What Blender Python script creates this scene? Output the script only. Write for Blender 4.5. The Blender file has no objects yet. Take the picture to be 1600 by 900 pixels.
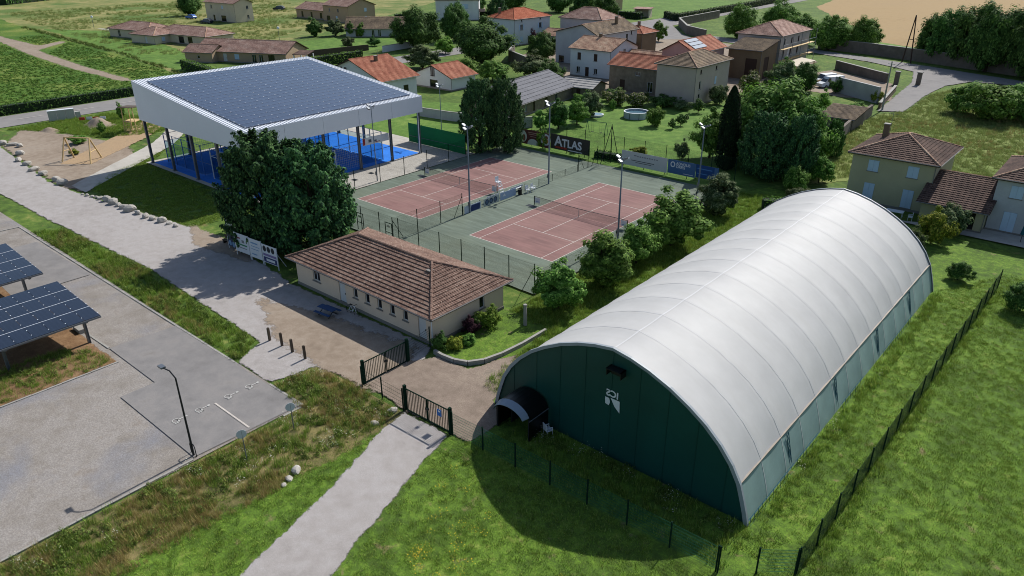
import bpy, math, random
import numpy as np
from mathutils import Vector, Matrix, Euler
rad = math.radians
RN = random.Random(11)
NP = np.random.default_rng(5)
sc = bpy.context.scene
COL = sc.collection

# ------------------------------------------------------------ camera, sky, sun, exposure
CAM_POS = Vector((50.745, -51.844, 28.465)); YAW = rad(130.88); PITCH = rad(25.49); ROLL = rad(-0.35)
fw = Vector((math.cos(YAW)*math.cos(PITCH), math.sin(YAW)*math.cos(PITCH), -math.sin(PITCH)))
rt = Vector((math.sin(YAW), -math.cos(YAW), 0)); up = rt.cross(fw)
r2 = rt*math.cos(ROLL)+up*math.sin(ROLL); u2 = -rt*math.sin(ROLL)+up*math.cos(ROLL)
cd = bpy.data.cameras.new('camera'); cam = bpy.data.objects.new('camera', cd); COL.objects.link(cam)
cam.matrix_world = Matrix(((r2.x, u2.x, -fw.x, CAM_POS.x), (r2.y, u2.y, -fw.y, CAM_POS.y), (r2.z, u2.z, -fw.z, CAM_POS.z), (0, 0, 0, 1)))
cd.sensor_width = 36; cd.lens = 25.94; cd.clip_start = .5; cd.clip_end = 3000
sc.camera = cam
SUN_DIR = Vector((0.03, -1.09, -1.0)).normalized()
SUN_EL = math.asin(-SUN_DIR.z)
w = bpy.data.worlds.new('World'); sc.world = w; w.use_nodes = True
nt = w.node_tree; sky = nt.nodes.new('ShaderNodeTexSky'); sky.sky_type = 'NISHITA'; sky.sun_disc = False
sky.sun_elevation = SUN_EL; sky.sun_rotation = math.atan2(-SUN_DIR.x, -SUN_DIR.y); sky.air_density = 1.0; sky.dust_density = 1.0
bg = nt.nodes['Background']; bg.inputs[1].default_value = 0.095; nt.links.new(sky.outputs[0], bg.inputs[0])
ld = bpy.data.lights.new('sun', 'SUN'); ld.energy = 4.3; ld.angle = rad(.55); ld.color = (1, .97, .92)
sun = bpy.data.objects.new('sun', ld); COL.objects.link(sun); sun.rotation_euler = SUN_DIR.to_track_quat('-Z', 'Y').to_euler(); sun.location = (0, 60, 80)
vs = sc.view_settings; vs.view_transform = 'Standard'; vs.look = 'None'; vs.gamma = 1; vs.exposure = 0.48; vs.use_curve_mapping = False
sc.cycles.filter_width = 1.0

# ------------------------------------------------------------ mesh helpers
class MB:
    def __init__(s): s.v = []; s.f = []
    def poly(s, pts):
        n = len(s.v); s.v += [tuple(p) for p in pts]; s.f.append(tuple(range(n, n+len(pts)))); return s
    def box(s, x0, y0, z0, x1, y1, z1):
        n = len(s.v); s.v += [(x0,y0,z0),(x1,y0,z0),(x1,y1,z0),(x0,y1,z0),(x0,y0,z1),(x1,y0,z1),(x1,y1,z1),(x0,y1,z1)]
        s.f += [tuple(n+i for i in q) for q in ((0,3,2,1),(4,5,6,7),(0,1,5,4),(1,2,6,5),(2,3,7,6),(3,0,4,7))]; return s
    def prism(s, pts, z0, z1):
        k = len(pts); n = len(s.v); s.v += [(p[0],p[1],z0) for p in pts]+[(p[0],p[1],z1) for p in pts]
        s.f.append(tuple(n+i for i in range(k-1,-1,-1))); s.f.append(tuple(n+k+i for i in range(k)))
        s.f += [(n+i, n+(i+1)%k, n+k+(i+1)%k, n+k+i) for i in range(k)]; return s
    def slab(s, pts, t):       # polygon in 3d thickened downwards
        k = len(pts); n = len(s.v); s.v += [tuple(p) for p in pts]+[(p[0],p[1],p[2]-t) for p in pts]
        s.f.append(tuple(n+i for i in range(k))); s.f.append(tuple(n+k+i for i in range(k-1,-1,-1)))
        s.f += [(n+(i+1)%k, n+i, n+k+i, n+k+(i+1)%k) for i in range(k)]; return s
    def tube(s, a, b, r0, r1=None, k=6, cap=True):
        a = Vector(a); b = Vector(b); r1 = r0 if r1 is None else r1
        d = (b-a); d = d.normalized() if d.length > 1e-6 else Vector((0,0,1))
        x = d.orthogonal().normalized(); y = d.cross(x); n = len(s.v)
        for c, r in ((a, r0), (b, r1)):
            for i in range(k):
                t = 2*math.pi*i/k+math.pi/4; s.v.append(tuple(c+x*(r*math.cos(t))+y*(r*math.sin(t))))
        s.f += [(n+i, n+(i+1)%k, n+k+(i+1)%k, n+k+i) for i in range(k)]
        if cap: s.f.append(tuple(n+i for i in range(k-1,-1,-1))); s.f.append(tuple(n+k+i for i in range(k)))
        return s
    def path(s, pts, r, k=6):
        for a, b in zip(pts, pts[1:]): s.tube(a, b, r, r, k)
        return s
    def mesh(s, name, mat=None, smooth=False):
        m = bpy.data.meshes.new(name); m.from_pydata(s.v, [], s.f)
        if mat: m.materials.append(mat)
        if smooth: m.polygons.foreach_set('use_smooth', [True]*len(m.polygons))
        m.update(); return m
    def build(s, name, mat=None, parent=None, smooth=False, loc=None, rz=0):
        return link(name, s.mesh(name, mat, smooth), parent, loc, rz)
def link(name, mesh, parent=None, loc=None, rz=0, scale=None, rot=None):
    o = bpy.data.objects.new(name, mesh); COL.objects.link(o); o.parent = parent
    if loc is not None: o.location = loc
    if rot is not None: o.rotation_euler = rot
    elif rz: o.rotation_euler = (0, 0, rz)
    if scale is not None: o.scale = scale
    return o
def tag(o, label=None, cat=None, group=None, kind=None):
    if label: o['label'] = label
    if cat: o['category'] = cat
    if group: o['group'] = group
    if kind: o['kind'] = kind
    return o
def thing(name, label, cat, loc=(0,0,0), rz=0, group=None):
    o = bpy.data.objects.new(name, None); COL.objects.link(o); o.location = loc; o.rotation_euler = (0,0,rz); o.empty_display_size = .3
    return tag(o, label, cat, group)
def dup(root, loc, rz=None, label=None, parent=None):
    c = root.copy(); COL.objects.link(c); c.parent = parent
    if loc is not None: c.location = loc
    if rz is not None: c.rotation_euler = (0,0,rz)
    if label: c['label'] = label
    for ch in list(root.children): dup(ch, None, None, None, c)
    return c
def struct(name, mb, mat, parent=None):
    o = mb.build(name, mat, parent)
    if parent is None: o['kind'] = 'structure'
    return o

# ------------------------------------------------------------ materials
def lin(c):
    if isinstance(c, str):
        c = [int(c[i:i+2],16)/255 for i in (0,2,4)]
        c = [x/12.92 if x <= .04045 else ((x+.055)/1.055)**2.4 for x in c]
    return (c[0], c[1], c[2], 1)
class NT:
    def __init__(s, name):
        s.m = bpy.data.materials.new(name); s.m.use_nodes = True; s.t = s.m.node_tree; s.b = s.t.nodes['Principled BSDF']; s.out = s.t.nodes['Material Output']
        g = s.t.nodes.new('ShaderNodeNewGeometry'); s.geo = g; s.pos = g.outputs['Position']
    def n(s, ty, **kw):
        q = s.t.nodes.new(ty)
        for k, v in kw.items(): setattr(q, k, v)
        return q
    def L(s, a, b): s.t.links.new(a, b)
    def noise(s, scale, detail=4, rough=.55, vec=None, dist=0):
        q = s.n('ShaderNodeTexNoise'); q.inputs['Scale'].default_value = scale; q.inputs['Detail'].default_value = detail; q.inputs['Roughness'].default_value = rough; q.inputs['Distortion'].default_value = dist
        s.L(vec or s.pos, q.inputs['Vector']); return q.outputs[0]
    def ramp(s, fac, stops):
        q = s.n('ShaderNodeValToRGB'); e = q.color_ramp.elements
        while len(e) < len(stops): e.new(.5)
        for k, (p, c) in enumerate(stops): e[k].position = p; e[k].color = lin(c)
        s.L(fac, q.inputs[0]); return q.outputs[0]
    def mix(s, fac, a, b, mode='MIX'):
        q = s.n('ShaderNodeMix', data_type='RGBA', blend_type=mode)
        for sock, v in ((q.inputs[0], fac), (q.inputs[6], a), (q.inputs[7], b)):
            if hasattr(v, 'links') or isinstance(v, bpy.types.NodeSocket): s.L(v, sock)
            elif isinstance(v, (int, float)): sock.default_value = v
            else: sock.default_value = lin(v)
        return q.outputs[2]
    def mapr(s, v, a, b, c, d):
        q = s.n('ShaderNodeMapRange'); s.L(v, q.inputs[0])
        for i, x in enumerate((a, b, c, d)): q.inputs[i+1].default_value = x
        return q.outputs[0]
    def bump(s, h, strength=.4, dist=.02):
        q = s.n('ShaderNodeBump'); q.inputs['Strength'].default_value = strength; q.inputs['Distance'].default_value = dist; s.L(h, q.inputs['Height']); s.L(q.outputs[0], s.b.inputs['Normal'])
    def fin(s, col=None, rough=.85, metal=0, spec=.3):
        if col is not None:
            if isinstance(col, bpy.types.NodeSocket): s.L(col, s.b.inputs['Base Color'])
            else: s.b.inputs['Base Color'].default_value = lin(col)
        s.b.inputs['Roughness'].default_value = rough; s.b.inputs['Metallic'].default_value = metal; s.b.inputs['Specular IOR Level'].default_value = spec
        return s.m
MATS = {}
def paint(name, col, rough=.6, var=.12, scale=1.5, metal=0, bump=0, spec=.3):
    """a plain surface with uneven tone and slight wear"""
    if name in MATS: return MATS[name]
    t = NT(name); c = lin(col); dk = tuple(x*(1-var) for x in c[:3]); lt = tuple(min(1, x*(1+var*.6)) for x in c[:3])
    a = t.noise(scale, 5, .6); f = t.noise(scale*14, 3, .6)
    base = t.ramp(a, [(.3, dk), (.7, lt)])
    base = t.mix(t.mapr(f, .35, .7, 0, .5), base, tuple(x*(1-var*.8) for x in c[:3]))
    if bump: t.bump(f, bump, .02)
    MATS[name] = t.fin(base, rough, metal, spec); return MATS[name]
def ground_mat(name, stops, s1=.12, s2=1.1, s3=9, fine=.35, rough=.95, bump=.5, bd=.05, dark='20201a', patch=None):
    t = NT(name); a = t.noise(s1, 6, .62, dist=.4); b = t.noise(s2, 5, .65); f = t.noise(s3, 4, .7)
    m = t.n('ShaderNodeMath', operation='MULTIPLY_ADD'); t.L(b, m.inputs[0]); m.inputs[1].default_value = .55
    q = t.n('ShaderNodeMath', operation='MULTIPLY'); t.L(a, q.inputs[0]); q.inputs[1].default_value = .45; t.L(q.outputs[0], m.inputs[2])
    col = t.ramp(m.outputs[0], stops)
    if patch:
        pc, ps, lo, hi = patch
        pn = t.noise(ps, 5, .6, dist=.3); col = t.mix(t.mapr(pn, lo, hi, 0, 1), col, pc)
    col = t.mix(t.mapr(f, .38, .66, fine, 0), col, dark)
    t.bump(f, bump, bd); MATS[name] = t.fin(col, rough, 0, .15); return MATS[name]

GRASS = [(.36,'3c4f22'),(.47,'4d6628'),(.55,'5e7630'),(.66,'878a4a')]
M_ground = ground_mat('ground_grass', GRASS, patch=('7d7048', .35, .62, .72))
M_lawn = ground_mat('lawn_grass_ground', [(.36,'425720'),(.47,'547026'),(.56,'67862c'),(.68,'8c964a')], s1=.2, s2=1.7, s3=11, patch=('8a7a5a', .8, .62, .72), fine=.5)
M_garden = ground_mat('garden_lawn', [(.34,'465c26'),(.5,'56762e'),(.64,'70883e'),(.75,'949458')], s1=.1, s2=.6, s3=6, fine=.3)
M_meadow = ground_mat('dry_meadow', [(.34,'566230'),(.45,'727840'),(.55,'928a58'),(.68,'7e7e48')], s1=.035, s2=.3, s3=2.2, fine=.3, patch=('566c30', .04, .45, .62))
M_rmeadow = ground_mat('overgrown_meadow', [(.34,'5a6a30'),(.46,'6c7c3c'),(.56,'7c864a'),(.68,'8a8658')], s1=.06, s2=.3, s3=3, fine=.22)
M_ditch = ground_mat('dry_ditch', [(.34,'4f5230'),(.46,'6a653e'),(.56,'82774c'),(.68,'8f7f58')], s1=.25, s2=1.2, s3=8, fine=.4)
M_wheat = ground_mat('ripe_wheat', [(.34,'88724e'),(.5,'957e58'),(.66,'8d7856')], s1=.03, s2=.5, s3=3, fine=.22, dark='7a6040')
M_gravel = ground_mat('grey_gravel', [(.34,'7c756d'),(.46,'8a837b'),(.56,'96908a'),(.68,'857a6e')], s1=.1, s2=.7, s3=11, fine=.55, dark='5a5550', bd=.03, patch=('7f7f84', .13, .52, .66))
M_gravel2 = ground_mat('pale_gravel', [(.34,'908a86'),(.48,'9e9894'),(.6,'a6a19e'),(.7,'958c84')], s1=.12, s2=1.2, s3=18, fine=.42, dark='605c58', bd=.02)
M_dirt = ground_mat('sandy_dirt', [(.34,'7b6e60'),(.46,'8a7c6d'),(.58,'96897a'),(.7,'8a8278')], s1=.15, s2=1.2, s3=12, fine=.35, dark='55473a', bd=.02)
M_soil = ground_mat('brown_soil', [(.34,'69503a'),(.48,'806449'),(.6,'927659'),(.7,'786a4a')], s1=.3, s2=1.5, s3=9, fine=.4, dark='3c2c1c')
M_asph = ground_mat('worn_asphalt', [(.34,'706d6b'),(.48,'7b7876'),(.58,'837f7c'),(.7,'75716c')], s1=.16, s2=.8, s3=22, fine=.25, dark='4c4a49', bd=.01, bump=.25)
M_road = ground_mat('road_asphalt', [(.36,'74716f'),(.5,'7f7c7a'),(.66,'86827e')], s1=.06, s2=.5, s3=16, fine=.2, dark='55524f', bd=.01, bump=.2)
M_conc = ground_mat('pale_concrete', [(.36,'9a958d'),(.5,'aaa59c'),(.66,'b3aea5')], s1=.15, s2=.9, s3=20, fine=.22, dark='6d6862', bd=.008, bump=.2)
M_mulch = ground_mat('wood_chip', [(.34,'93806a'),(.5,'a68e70'),(.66,'98856c')], s1=.3, s2=2, s3=14, fine=.4, dark='6a5236')
M_paver = ground_mat('brown_pavers', [(.34,'74685c'),(.48,'84766a'),(.6,'908274'),(.7,'706a5e')], s1=.2, s2=1.4, s3=10, fine=.4, dark='4e4238', bd=.02)
def court_mat(name, stops, dark):
    t = NT(name); mp = t.n('ShaderNodeMapping'); mp.inputs['Scale'].default_value = (.25, 2.2, 1); t.L(t.pos, mp.inputs[0])
    a = t.noise(1.0, 6, .65, vec=mp.outputs[0]); b = t.noise(.12, 5, .6); f = t.noise(16, 3, .6)
    m = t.n('ShaderNodeMath', operation='ADD'); t.L(a, m.inputs[0]); t.L(b, m.inputs[1]); h = t.n('ShaderNodeMath', operation='MULTIPLY'); t.L(m.outputs[0], h.inputs[0]); h.inputs[1].default_value = .5
    col = t.ramp(h.outputs[0], stops); col = t.mix(t.mapr(b, .45, .7, 0, .55), col, dark); col = t.mix(t.mapr(f, .4, .6, .18, 0), col, dark); t.bump(f, .2, .01); MATS[name] = t.fin(col, .85, 0, .2); return t.m
M_cgreen = court_mat('green_porous_concrete', [(.38,'515b50'),(.5,'606b60'),(.62,'707d70')], '50523f')
M_cred = court_mat('red_porous_concrete', [(.38,'6c504d'),(.5,'7e5d59'),(.62,'906c67')], '6a5850')
M_blue = paint('blue_turf', '1d70cc', .9, .2, .6)
M_wline = paint('white_line_paint', 'b5ada4', .75, .2, 2); M_worn = paint('worn_road_paint', 'a9a7a2', .8, .2, 4)
M_white = paint('white_paint', 'c8ccd0', .5, .08, 1)
M_whitem = paint('white_metal_cladding', 'd2d5da', .42, .05, .5)
M_fascia = paint('pale_grey_cladding', 'd4d7dc', .45, .04, .3)
M_galv = paint('galvanised_steel', '6f747a', .45, .15, 3, metal=.6)
M_pole = paint('grey_blue_mast_paint', '67727e', .5, .12, 2)
M_dgreen = paint('dark_green_steel', '12291f', .85, .2, 3, spec=.05)
M_fgreen = paint('green_wire', '1c5a45', .7, .15, 2, spec=.1)
M_black = paint('black_plastic', '0c0d0e', .5, .2, 3)
M_wood = paint('pale_timber', 'c4a878', .75, .2, 3)
M_dwood = paint('weathered_timber', '4e4338', .85, .25, 5, bump=.3)
M_stone = paint('boulder_stone', 'a39e96', .9, .3, 2.5, bump=.6)
M_kerb = paint('kerb_concrete', '8d8a84', .85, .15, 2)
M_render = paint('beige_render', 'cbb8a4', .9, .08, .7, bump=.15)
M_glass = paint('window_glass', '10151a', .12, .3, .6, spec=.6)
M_frame = paint('white_window_frame', 'b8babb', .5, .06, 2)
M_sill = paint('grey_sill', '77736e', .8, .1, 3)
M_blueplas = paint('blue_plastic', '1c5fa8', .45, .1, 2)
M_bark = paint('bark', '3d3228', .95, .35, 6, bump=.7)
M_rail = paint('dark_metal', '24282b', .5, .2, 3, metal=.3)
M_signb = paint('sign_back_grey', 'b4babf', .6, .1, 2)
M_brown = paint('brown_timber', '3a2a22', .8, .2, 4)
M_tarp = paint('green_screen_fabric', '0f6e3e', .8, .12, .8)
def solar(name, cx, cy, base='141d33', line='2c3650', g=.03):
    """glass over dark cells: cell grid in object coordinates (cx, cy cells per metre)"""
    t = NT(name); tc = t.n('ShaderNodeTexCoord'); sp = t.n('ShaderNodeSeparateXYZ'); t.L(tc.outputs['Object'], sp.inputs[0]); outs = []
    for ax, k in ((0, cx), (1, cy)):
        m = t.n('ShaderNodeMath', operation='MULTIPLY'); t.L(sp.outputs[ax], m.inputs[0]); m.inputs[1].default_value = k
        f = t.n('ShaderNodeMath', operation='FRACT'); t.L(m.outputs[0], f.inputs[0]); c = t.n('ShaderNodeMath', operation='LESS_THAN'); t.L(f.outputs[0], c.inputs[0]); c.inputs[1].default_value = .06; outs.append(c.outputs[0])
    mx = t.n('ShaderNodeMath', operation='MAXIMUM'); t.L(outs[0], mx.inputs[0]); t.L(outs[1], mx.inputs[1])
    oi = t.n('ShaderNodeObjectInfo'); base2 = t.mix(oi.outputs['Random'], base, tuple(x*1.35 for x in lin(base)[:3]))
    col = t.mix(mx.outputs[0], base2, line); t.b.inputs['Coat Weight'].default_value = .5; t.b.inputs['Coat Roughness'].default_value = .12
    MATS[name] = t.fin(col, .25, 0, .5); return t.m
M_solar = solar('blue_solar_cells', 6, 6, '1f2639', '3a4152')
M_solar2 = solar('dark_solar_cells', 6, 3, '0c111d', '222a3a')
def tile_mat(name, stops, mottle='c2a68a', amt=.35, fs=3.2):
    t = NT(name); tc = t.n('ShaderNodeTexCoord'); v = tc.outputs['Object']
    a = t.noise(.5, 5, .6, vec=v); b = t.noise(fs, 2, .5, vec=v); f = t.noise(11, 3, .6, vec=v)
    m = t.n('ShaderNodeMath', operation='ADD'); t.L(a, m.inputs[0]); t.L(b, m.inputs[1]); h = t.n('ShaderNodeMath', operation='MULTIPLY'); t.L(m.outputs[0], h.inputs[0]); h.inputs[1].default_value = .5
    col = t.ramp(h.outputs[0], stops); col = t.mix(t.mapr(f, .6, .68, 0, amt), col, mottle); t.bump(f, .3, .02); MATS[name] = t.fin(col, .9, 0, .15); return t.m
T_club = tile_mat('old_red_tiles', [(.38,'57443c'),(.5,'6d564b'),(.6,'7e685c')], 'b3a598', .75)
T_red = tile_mat('orange_tiles', [(.38,'8a4a33'),(.5,'a05a40'),(.6,'ad6c50')], '9d8570', .2)
T_brick = tile_mat('brick_red_tiles', [(.38,'7d4a3a'),(.5,'925c48'),(.6,'a06e58')], 'b09078', .3)
T_rose = tile_mat('rose_brown_tiles', [(.36,'735a52'),(.48,'8e7064'),(.58,'a0867a'),(.66,'b0998c')], 'bba99c', .4)
T_pale = tile_mat('pale_mixed_tiles', [(.36,'7a584a'),(.48,'9a7a66'),(.58,'ad917a'),(.66,'b9a38c')], 'c4b09a', .4)
T_moss = tile_mat('mossy_brown_tiles', [(.36,'4a4035'),(.48,'66584a'),(.58,'7a6a56'),(.66,'8a7660')], '9a8a72', .3)
T_dark = tile_mat('dark_brown_tiles', [(.38,'41342f'),(.5,'55443d'),(.6,'68544a')], '8a7566', .3)
T_grey = tile_mat('grey_fibre_sheets', [(.36,'5c5c60'),(.5,'68686c'),(.64,'727276')], '55555a', .2)
T_lgrey = tile_mat('light_corrugated_sheets', [(.36,'82807e'),(.5,'96938f'),(.64,'a09d98')], '77746f', .3)
def wallm(name, col, var=.1, bump=.15): return paint(name, col, .9, var, .45, bump=bump)
W_beige = wallm('greige_render', 'aa9c92'); W_stone = paint('rubble_stone', '7a6f60', .95, .35, 1.3, bump=.8); W_white = wallm('white_render', 'cacaca'); W_cream = wallm('cream_render', 'bcb09a')
W_grey = wallm('grey_render', 'a5a6a9', .14); W_pink = wallm('pink_render', 'a98a84'); W_tan = wallm('tan_render', 'a38d74'); W_olive = wallm('olive_cream_render', 'a39d80'); W_conc = wallm('bare_concrete', '9c9998', .18); W_cool = wallm('cool_white_render', 'bdc1c5'); W_brown = wallm('brown_plaster', '6e5d49', .2)
# ------------------------------------------------------------ ground, roads, paths
def rough_edge(pts, step, amp, seed):
    r = random.Random(seed); out = []; jx = jy = 0
    if step < 1.1: step *= .55
    for a, b in zip(pts, pts[1:]+pts[:1]):
        L = math.dist(a, b); k = max(1, int(L/step)) if L < 400 else 1
        for i in range(k):
            t = i/k; jx = .72*jx+r.uniform(-amp, amp)*.75; jy = .72*jy+r.uniform(-amp, amp)*.75
            out.append((a[0]+(b[0]-a[0])*t+jx+r.uniform(-.25, .25)*amp, a[1]+(b[1]-a[1])*t+jy+r.uniform(-.25, .25)*amp))
    return out
ZL = [0.0]
def sheet(name, pts, mat, jit=0, step=.6, z=None, parent=None):
    if z is None: ZL[0] += .004; z = ZL[0]
    if jit: pts = rough_edge(pts, step, jit, len(name)*7+int(abs(pts[0][0])*3))
    return struct(name, MB().poly([(x, y, z) for x, y in pts]), mat, parent)
SOFT = {}
def soft_mat(mat, amp):
    """copy of a ground material whose outline frays into what lies below it"""
    k = (mat.name, amp)
    if k in SOFT: return SOFT[k]
    m = mat.copy(); m.name = mat.name+'_frayed'; t = m.node_tree; out = t.nodes['Material Output']; bs = t.nodes['Principled BSDF']; at = t.nodes.new('ShaderNodeAttribute'); at.attribute_name = 'edge'; g = t.nodes.new('ShaderNodeNewGeometry'); acc = at.outputs['Fac']
    for sc_, w_ in ((.8, 1.6), (3.5, 1.1), (14, .7)):
        n = t.nodes.new('ShaderNodeTexNoise'); n.inputs['Scale'].default_value = sc_; n.inputs['Detail'].default_value = 3; t.links.new(g.outputs['Position'], n.inputs[0]); a = t.nodes.new('ShaderNodeMath'); a.operation = 'MULTIPLY_ADD'; a.inputs[1].default_value = w_*amp; b = t.nodes.new('ShaderNodeMath'); b.operation = 'SUBTRACT'; b.inputs[1].default_value = .5; t.links.new(n.outputs[0], b.inputs[0]); t.links.new(b.outputs[0], a.inputs[0]); t.links.new(acc, a.inputs[2]); acc = a.outputs[0]
    r = t.nodes.new('ShaderNodeMapRange'); r.interpolation_type = 'SMOOTHSTEP'; r.inputs[1].default_value = -.12*amp; r.inputs[2].default_value = .3*amp; t.links.new(acc, r.inputs[0]); tr = t.nodes.new('ShaderNodeBsdfTransparent'); mx = t.nodes.new('ShaderNodeMixShader')
    t.links.new(r.outputs[0], mx.inputs[0]); t.links.new(tr.outputs[0], mx.inputs[1]); t.links.new(bs.outputs[0], mx.inputs[2]); t.links.new(mx.outputs[0], out.inputs[0]); SOFT[k] = m; return m
def soft(name, pts, mat, amp=.5, res=.5):
    ZL[0] += .004; q = np.array(pts, float); lo = q.min(0)-amp*1.6; hi = q.max(0)+amp*1.6; nx, ny = [max(2, int(math.ceil(v/res))) for v in hi-lo]; X, Y = np.meshgrid(np.linspace(lo[0],hi[0],nx+1), np.linspace(lo[1],hi[1],ny+1)); P = np.c_[X.ravel(), Y.ravel()]; D = np.full(len(P), 1e9); ins = np.zeros(len(P), bool)
    for a, b in zip(q, np.roll(q, -1, 0)):
        ab = b-a; t = np.clip(((P-a)@ab)/max(1e-9, ab@ab), 0, 1); D = np.minimum(D, np.linalg.norm(P-a-t[:,None]*ab, axis=1)); c = ((a[1] > P[:,1]) != (b[1] > P[:,1])) & (P[:,0] < (b[0]-a[0])*(P[:,1]-a[1])/((b[1]-a[1]) or 1e-9)+a[0]); ins ^= c
    D = np.where(ins, D, -D); f = []; W = nx+1; ok = D > -amp*1.7
    for j in range(ny):
        for i in range(nx):
            k = j*W+i
            if ok[k] or ok[k+1] or ok[k+W] or ok[k+W+1]: f.append((k, k+1, k+W+1, k+W))
    used = sorted({i for t in f for i in t}); mp = {v: i for i, v in enumerate(used)}; me = bpy.data.meshes.new(name); me.from_pydata([(P[u][0], P[u][1], ZL[0]) for u in used], [], [tuple(mp[i] for i in t) for t in f]); me.attributes.new('edge', 'FLOAT', 'POINT').data.foreach_set('value', D[used].astype('f')); me.materials.append(soft_mat(mat, amp)); o = link(name, me); o['kind'] = 'structure'; return o
def crop():
    t = NT('green_crop'); wv = t.n('ShaderNodeTexWave', bands_direction='X'); wv.inputs['Scale'].default_value = .55; wv.inputs['Distortion'].default_value = 1.5; wv.inputs['Detail'].default_value = 3; t.L(t.pos, wv.inputs[0])
    a = t.noise(.05, 6, .6); f = t.noise(1.6, 5, .7)
    col = t.ramp(a, [(.36,'3f5f22'),(.5,'54702b'),(.62,'75813c'),(.72,'8d8a52')]); col = t.mix(t.mapr(f, .38, .62, .4, 0), col, '2c421e'); col = t.mix(t.mapr(wv.outputs[0], .2, .8, .2, 0), col, '2c421c'); t.bump(f, .8, .3); return t.fin(col, .95, 0, .1)
M_crop = crop()
sheet('ground', [(-900,-300),(400,-300),(400,1000),(-900,1000)], M_ground, z=0)
sheet('dry_meadow', [(-124,31),(-161,36.5),(-213,40.2),(-304,50.2),(-600,80),(-700,500),(-260,270),(-190,150),(-158,88),(-148,60),(-146,44)], M_meadow, .5, 3)
sheet('crop_field', [(-106,-300),(-106,30.5),(-120,30.5),(-161,36),(-213,40),(-304,50),(-600,80),(-600,-300)], M_crop, .4, 2)
soft('field_track', [(-330,33),(-233,26.2),(-184,20.4),(-152,18.2),(-123,18.2),(-123,20.6),(-152,21.8),(-184,24.4),(-194,25.8),(-206,37.5),(-211,38.5),(-204,29.5),(-233,30),(-330,38)], M_dirt, 1.2, 1.2)
sheet('house_lawn', [(-252,47.5),(-215,43),(-124,32.5),(-118,40),(-140,44),(-165,52),(-200,60),(-228,58)], M_garden, .5, 2)
sheet('house_driveway', [(-238,60),(-216,58),(-206,66),(-228,70)], M_conc, .3, 2)
sheet('roadside_lawn', [(-150,66),(-118,72),(-118,112),(-138,118),(-150,98)], M_garden, .4, 2)
sheet('wheat_field', [(-14.5,188),(-2,181),(60,178),(160,420),(-100,460),(-72,292)], M_wheat, .5, 3)
sheet('field_margin', [(-22,167),(30,150),(80,150),(80,178),(-2,181),(-14.5,188)], M_garden, .3, 2)
sheet('hillside_lawn', [(-140,208),(-92,204),(-96,300),(-180,300)], M_garden, .5, 3)
soft('overgrown_meadow', [(20.5,40),(14,62),(14.8,80),(14.6,88),(18,92),(17,112),(19,126),(60,118),(95,90),(95,56),(36,50),(26,48)], M_rmeadow, .8, .8)
sheet('village_garden', [(-28,31.2),(13,31.2),(17,45),(12,72),(4,96),(-9,82),(-12,70),(-34,67),(-30,45)], M_garden, .3, 1.5)
sheet('back_garden', [(-60,20),(-24,20),(-24,39),(-45,50),(-60,44)], M_garden, .3, 1.5)
soft('village_yard', [(-78,98),(-52,84),(-41,72),(-22,77.5),(-12,88),(-15,110),(-15,140),(-60,165),(-95,150)], M_dirt, .8, 1.2)
soft('building_yard', [(-15,108),(-8,130),(8,120),(13.2,101),(4,99),(-6,103)], M_dirt, .9, .7)
sheet('ditch_bank', [(13.1,-70),(13.1,-29.7),(9.3,-29.7),(9.4,-26),(19.4,-25.9),(19.4,-70)], M_ditch)
soft('near_lawn', [(17.2,-70),(17.6,-45),(18.7,-36),(19.2,-30),(19,-26),(24,-25.6),(24.5,-21),(19.2,-17),(15,-11),(15,31),(17,36),(45,31),(95,31),(95,-70)], M_lawn, .8, .6)
sheet('car_park', [(-95,-75),(-95,-29),(-60,-29.3),(12.9,-29.7),(12.9,-75)], M_gravel)
sheet('road', [(-103.6,-300),(-94,-300),(-94,110),(-90,150),(-70,152),(-60,162),(-69,170),(-84,190),(-86,230),(-92,450),(-102,450),(-100,200),(-103.6,120)], M_road)
soft('gravel_road', [(-94,-16.5),(-79,-19.2),(-55,-21.2),(-45,-20.5),(-22,-17.2),(-10,-18.2),(-4,-19),(14,-18.8),(15.2,-21),(15.2,-25.3),(13,-25.4),(9.5,-26.2),(8.8,-29.6),(4.5,-29.6),(3,-26.8),(-17,-25.8),(-41,-26.8),(-55.5,-27),(-60,-29.2),(-94,-29.2)], M_gravel2, .4, .4)
soft('playground_dirt', [(-90,-13),(-80,-18.8),(-52.3,-21),(-46.5,-20),(-58,-8.5),(-66,-6),(-80,-9)], M_dirt, 1.0, .6)
soft('forecourt_dirt', [(-26,-17.3),(-14,-16.6),(-11,-18.8),(-20,-20)], M_dirt, .9, .4)
soft('clubhouse_dirt', [(-4,-22.6),(4,-20.6),(13,-19.5),(14.5,-21.2),(16,-25.4),(13.6,-25.8),(9,-26.2),(3,-25.6)], M_dirt, 1.1, .4)
soft('paved_forecourt', [(14.2,-21.3),(15.3,-19.5),(18.3,-19.2),(19.6,-15.4),(21.5,-15.2),(22.3,-21),(24.4,-22.5),(24.3,-25.5),(19,-25.7),(14.3,-25.3)], M_paver, .3, .25)
sheet('footpath', [(-46.7,-20),(-51,-20),(-64.2,-3.2),(-74,5),(-94.5,22),(-94.5,25.5),(-72,7.6),(-60.8,-1.8)], M_conc, .06, .8)
soft('playground_mulch', [(-62.8,-17),(-59.3,-14.3),(-69,-1.5),(-76.5,5.5),(-80,2),(-74,-4)], M_mulch, .4, .4)
soft('clubhouse_footpath', [(15.6,-12.8),(15.2,-11.3),(16.2,-11.6),(17.3,-13.2),(17.6,-15.6),(17,-16.3),(16.4,-15)], M_dirt, .35, .2)
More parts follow.
